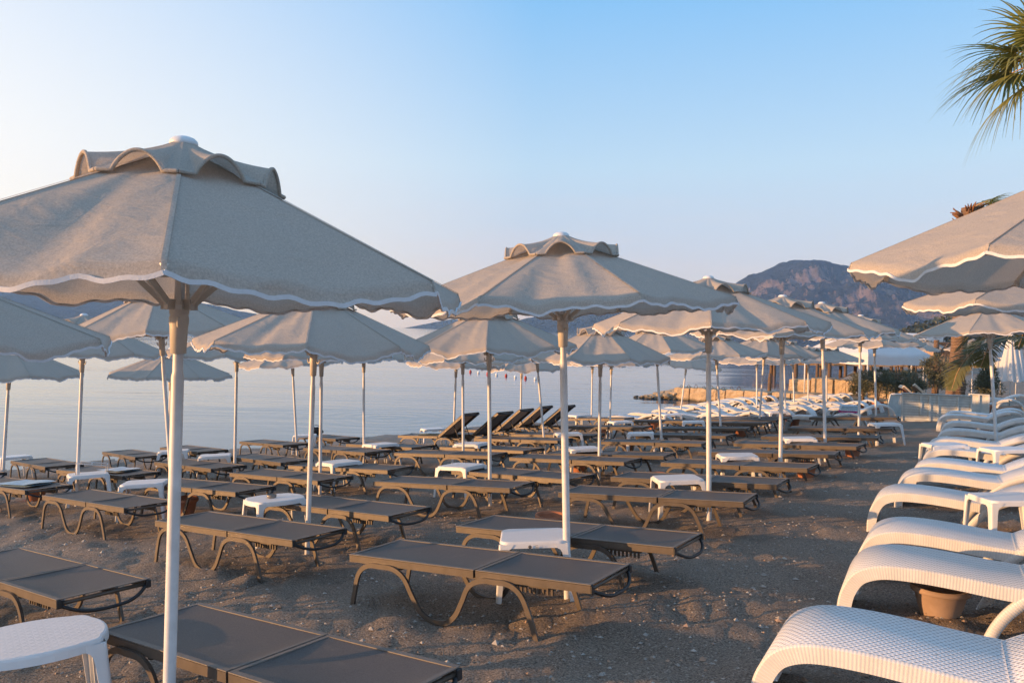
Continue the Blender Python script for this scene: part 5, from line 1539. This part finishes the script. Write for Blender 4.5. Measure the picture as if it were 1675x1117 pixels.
# forked timber post
d = ray(1531, 590); root = empty('forked_post', (d[0] / d[1] * 38, 38.0, 0)); root.location.z = float(gz(root.location.x, 38.0)); zz = root.location.z
m = MB(); m.tube([(0, 0, 0), (0.02, 0, 1.0), (0.0, 0, at_depth(1531, 556, 38)[2] - zz)], [0.16, 0.14, 0.12], 10); m.build('post', M['palm_trunk'], root)
m = MB(); m.tube([(0.02, 0, at_depth(1531, 584, 38)[2] - zz), (0.3, 0, at_depth(1541, 574, 38)[2] - zz), (0.62, 0, at_depth(1552, 562, 38)[2] - zz)], 0.09, 8); m.build('branch', M['palm_trunk'], root)
tag(root, 'forked brown timber post with a slanting branch in front of the shelters', 'post')
# moored boat with mast
root = empty('moored_boat', (0, 0, 0)); bp_ = at_depth(1500, 560, 95.0); root.location = (bp_[0], 95.0, SEA)
m = MB(); hz0 = at_depth(1500, 566, 95.0)[2] - SEA
def hull(u, v):
    x = (u - 0.5) * 6.0; w_ = 0.95 * math.sin(PI * min(max(u * 0.85 + 0.1, 0), 1)) ** 0.6
    a_ = (v - 0.5) * PI
    return (x, w_ * math.sin(a_), max(0.0, hz0) + 0.9 - 0.9 * math.cos(a_) + 0.5 * (u - 0.4) ** 2 * 2)
m.grid(hull, 20, 12, flip=True); m.build('hull', M['white_plastic'], root)
m = MB(); m.bbox((-0.4, 0, max(0.0, hz0) + 1.15), (2.4, 1.3, 0.75), 0.15); m.build('cabin', M['white_plastic'], root)
m = MB(); m.tube([(2.2, 0, 0.5), (2.25, 0, at_depth(1531, 534, 95.0)[2] - SEA)], 0.07, 8); m.build('mast', M['white_paint'], root)
tag(root, 'far white boat with a thin mast beyond the shelters', 'boat')
hp = at_depth(1545, 575, 70.0); root = empty('beach_hut', (hp[0], 70.0, float(gz(hp[0], 70.0))))
hh = at_depth(1545, 563, 70.0)[2] - root.location.z
m = MB(); m.box((0, 0, hh / 2), (3.4, 3, hh)); m.build('wall', M['pale_clay'], root)
m = MB(); m.box((0, 0, hh + 0.09), (4.0, 3.6, 0.18)); m.build('roof', M['old_wood'], root)
m = MB(); m.box((-0.5, -1.52, hh * 0.45), (0.9, 0.06, hh * 0.7)); m.build('door', M['old_wood'], root)
tag(root, 'small far clay-coloured hut left of the palm trunk', 'hut')
# padded deckchairs behind the screen
def deckchair(px, dep, rz, label):
    d = ray(px, 640); x, y = d[0] / d[1] * dep, dep; root = empty('padded_deckchair', (x, y, float(gz(x, y))), rz)
    m = MB(); m.tube(smooth_path([(-0.9, 0, 0.32), (0, 0, 0.33), (0.25, 0, 0.36), (0.8, 0, 0.85)], 5), 1, rect=(0.3, 0.05)); m.build('cushion', M['cushion_cream'], root)
    m = MB()
    for y_ in (-0.3, 0.3):
        m.tube([(-0.9, y_, 0.25), (0.3, y_, 0.25)], 0.025, 6); m.tube([(0.2, y_, 0.25), (0.82, y_, 0.83)], 0.022, 6); m.tube([(0.55, y_, 0.56), (0.75, y_, 0.0)], 0.02, 6); m.tube([(-0.7, y_, 0.25), (-0.7, y_, 0)], 0.022, 6); m.tube([(0.1, y_, 0.25), (0.1, y_, 0)], 0.022, 6)
    m.build('frame', M['old_wood'], root)
    m = MB(); m.tube([(0.22, 0, 0.28), (0.8, 0, 0.78)], 1, rect=(0.29, 0.008)); m.build('back_cloth', M['red_cloth'], root)
    return tag(root, label, 'deckchair', 'padded deckchairs')
deckchair(1520, 24.5, 2.9, 'cream padded deckchair with dark red back behind the white screen')
deckchair(1540, 25.5, 2.7, 'padded deckchair half hidden behind the cream one')
for px, r, h, lab in [((1606, 652), 0.27, 0.22, 'wide orange clay bowl behind the smaller upended lounger'), ((1594, 655), 0.2, 0.2, 'clay pot left of the wide orange bowl'), ((1384, 655), 0.2, 0.3, 'terracotta pot under the far wall')]:
    pot(px, r, h, lab, 'terracotta pots')

# pine wood on the far shore
pw = MB(); R = random.Random(31)
prof_w = lambda px: np.interp(px, [1455, 1475, 1500, 1530, 1560, 1600, 1650, 1700, 1800], [553, 541, 530, 521, 517, 522, 518, 520, 530])
for i in range(5200):
    px = R.uniform(1455, 1800); d = R.uniform(255, 330); tp = prof_w(px) + 3 * math.sin(px * 0.7) + 2.0 * math.sin(px * 1.9); py = R.uniform(tp, 562)
    p = Vector(at_depth(px, py, d)); s = R.uniform(0.5, 1.1)
    a_ = Vector((R.gauss(0, 1), R.gauss(0, 1), R.gauss(0, 0.6))).normalized(); b_ = a_.cross(Vector((R.gauss(0, 1), R.gauss(0, 1), R.gauss(0, 1)))).normalized()
    pw.add([p - a_ * s, p + b_ * s * 0.8, p + a_ * s, p - b_ * s * 0.8], [(0, 1, 2, 3)], 0, False)
tag(pw.build('pine_wood', M['pine_leaf']), 'dark pine wood on the far shore below the mountain', kind='stuff')

# buoys on a line
for i, (px, py) in enumerate([(769.5, 608), (782.7, 609.4), (797.6, 611.3), (812.3, 613.2), (827.8, 614.6), (842.9, 616.9), (859.7, 618.4), (875.6, 620)]):
    p = at_z(px, py + 1, SEA); m = MB()
    m.lathe([(0.0, -0.06), (0.06, -0.03), (0.09, 0.03), (0.085, 0.1), (0.05, 0.15), (0.02, 0.17), (0.02, 0.2), (0.0, 0.205)], 12)
    o = m.build('buoy', M['white_plastic'] if i % 2 else M['buoy_red']); o.location = p
    tag(o, f"{'white' if i % 2 else 'red'} buoy floating off the beach, {ORD[i // 2]} {'white' if i % 2 else 'red'} one from the left", 'buoy', 'line of buoys')

# pebbles and shell grit on the sand
pb = MB(); R = random.Random(77)
for i in range(9000):
    y = 2.2 + 12.0 * R.random() ** 1.7; x = R.uniform(-0.75, 0.75) * (y + 1.0)
    s = R.uniform(0.004, 0.012) * (1.0 + 1.2 * (R.random() ** 12)) * (1 + y * 0.03)
    z = float(gz(x, y)); z += float(bumps(np.array([x]), np.array([y]))[0]) + s * 0.25
    a_ = R.uniform(0, 6.28); ca, sa = math.cos(a_) * s * 1.3, math.sin(a_) * s * 1.3
    pb.add([(x + ca, y + sa, z), (x - sa * 0.7, y + ca * 0.7, z + s * 0.1), (x - ca, y - sa, z), (x + sa * 0.7, y - ca * 0.7, z - s * 0.1), (x, y, z + s * 0.75)], [(0, 1, 4), (1, 2, 4), (2, 3, 4), (3, 0, 4)], 0 if R.random() < 0.75 else 1, False)
tag(pb.build('pebbles', [M['stone_and_gap_shade'], M['pale_clay']]), 'scattered small pebbles and shell grit on the sand', kind='stuff')
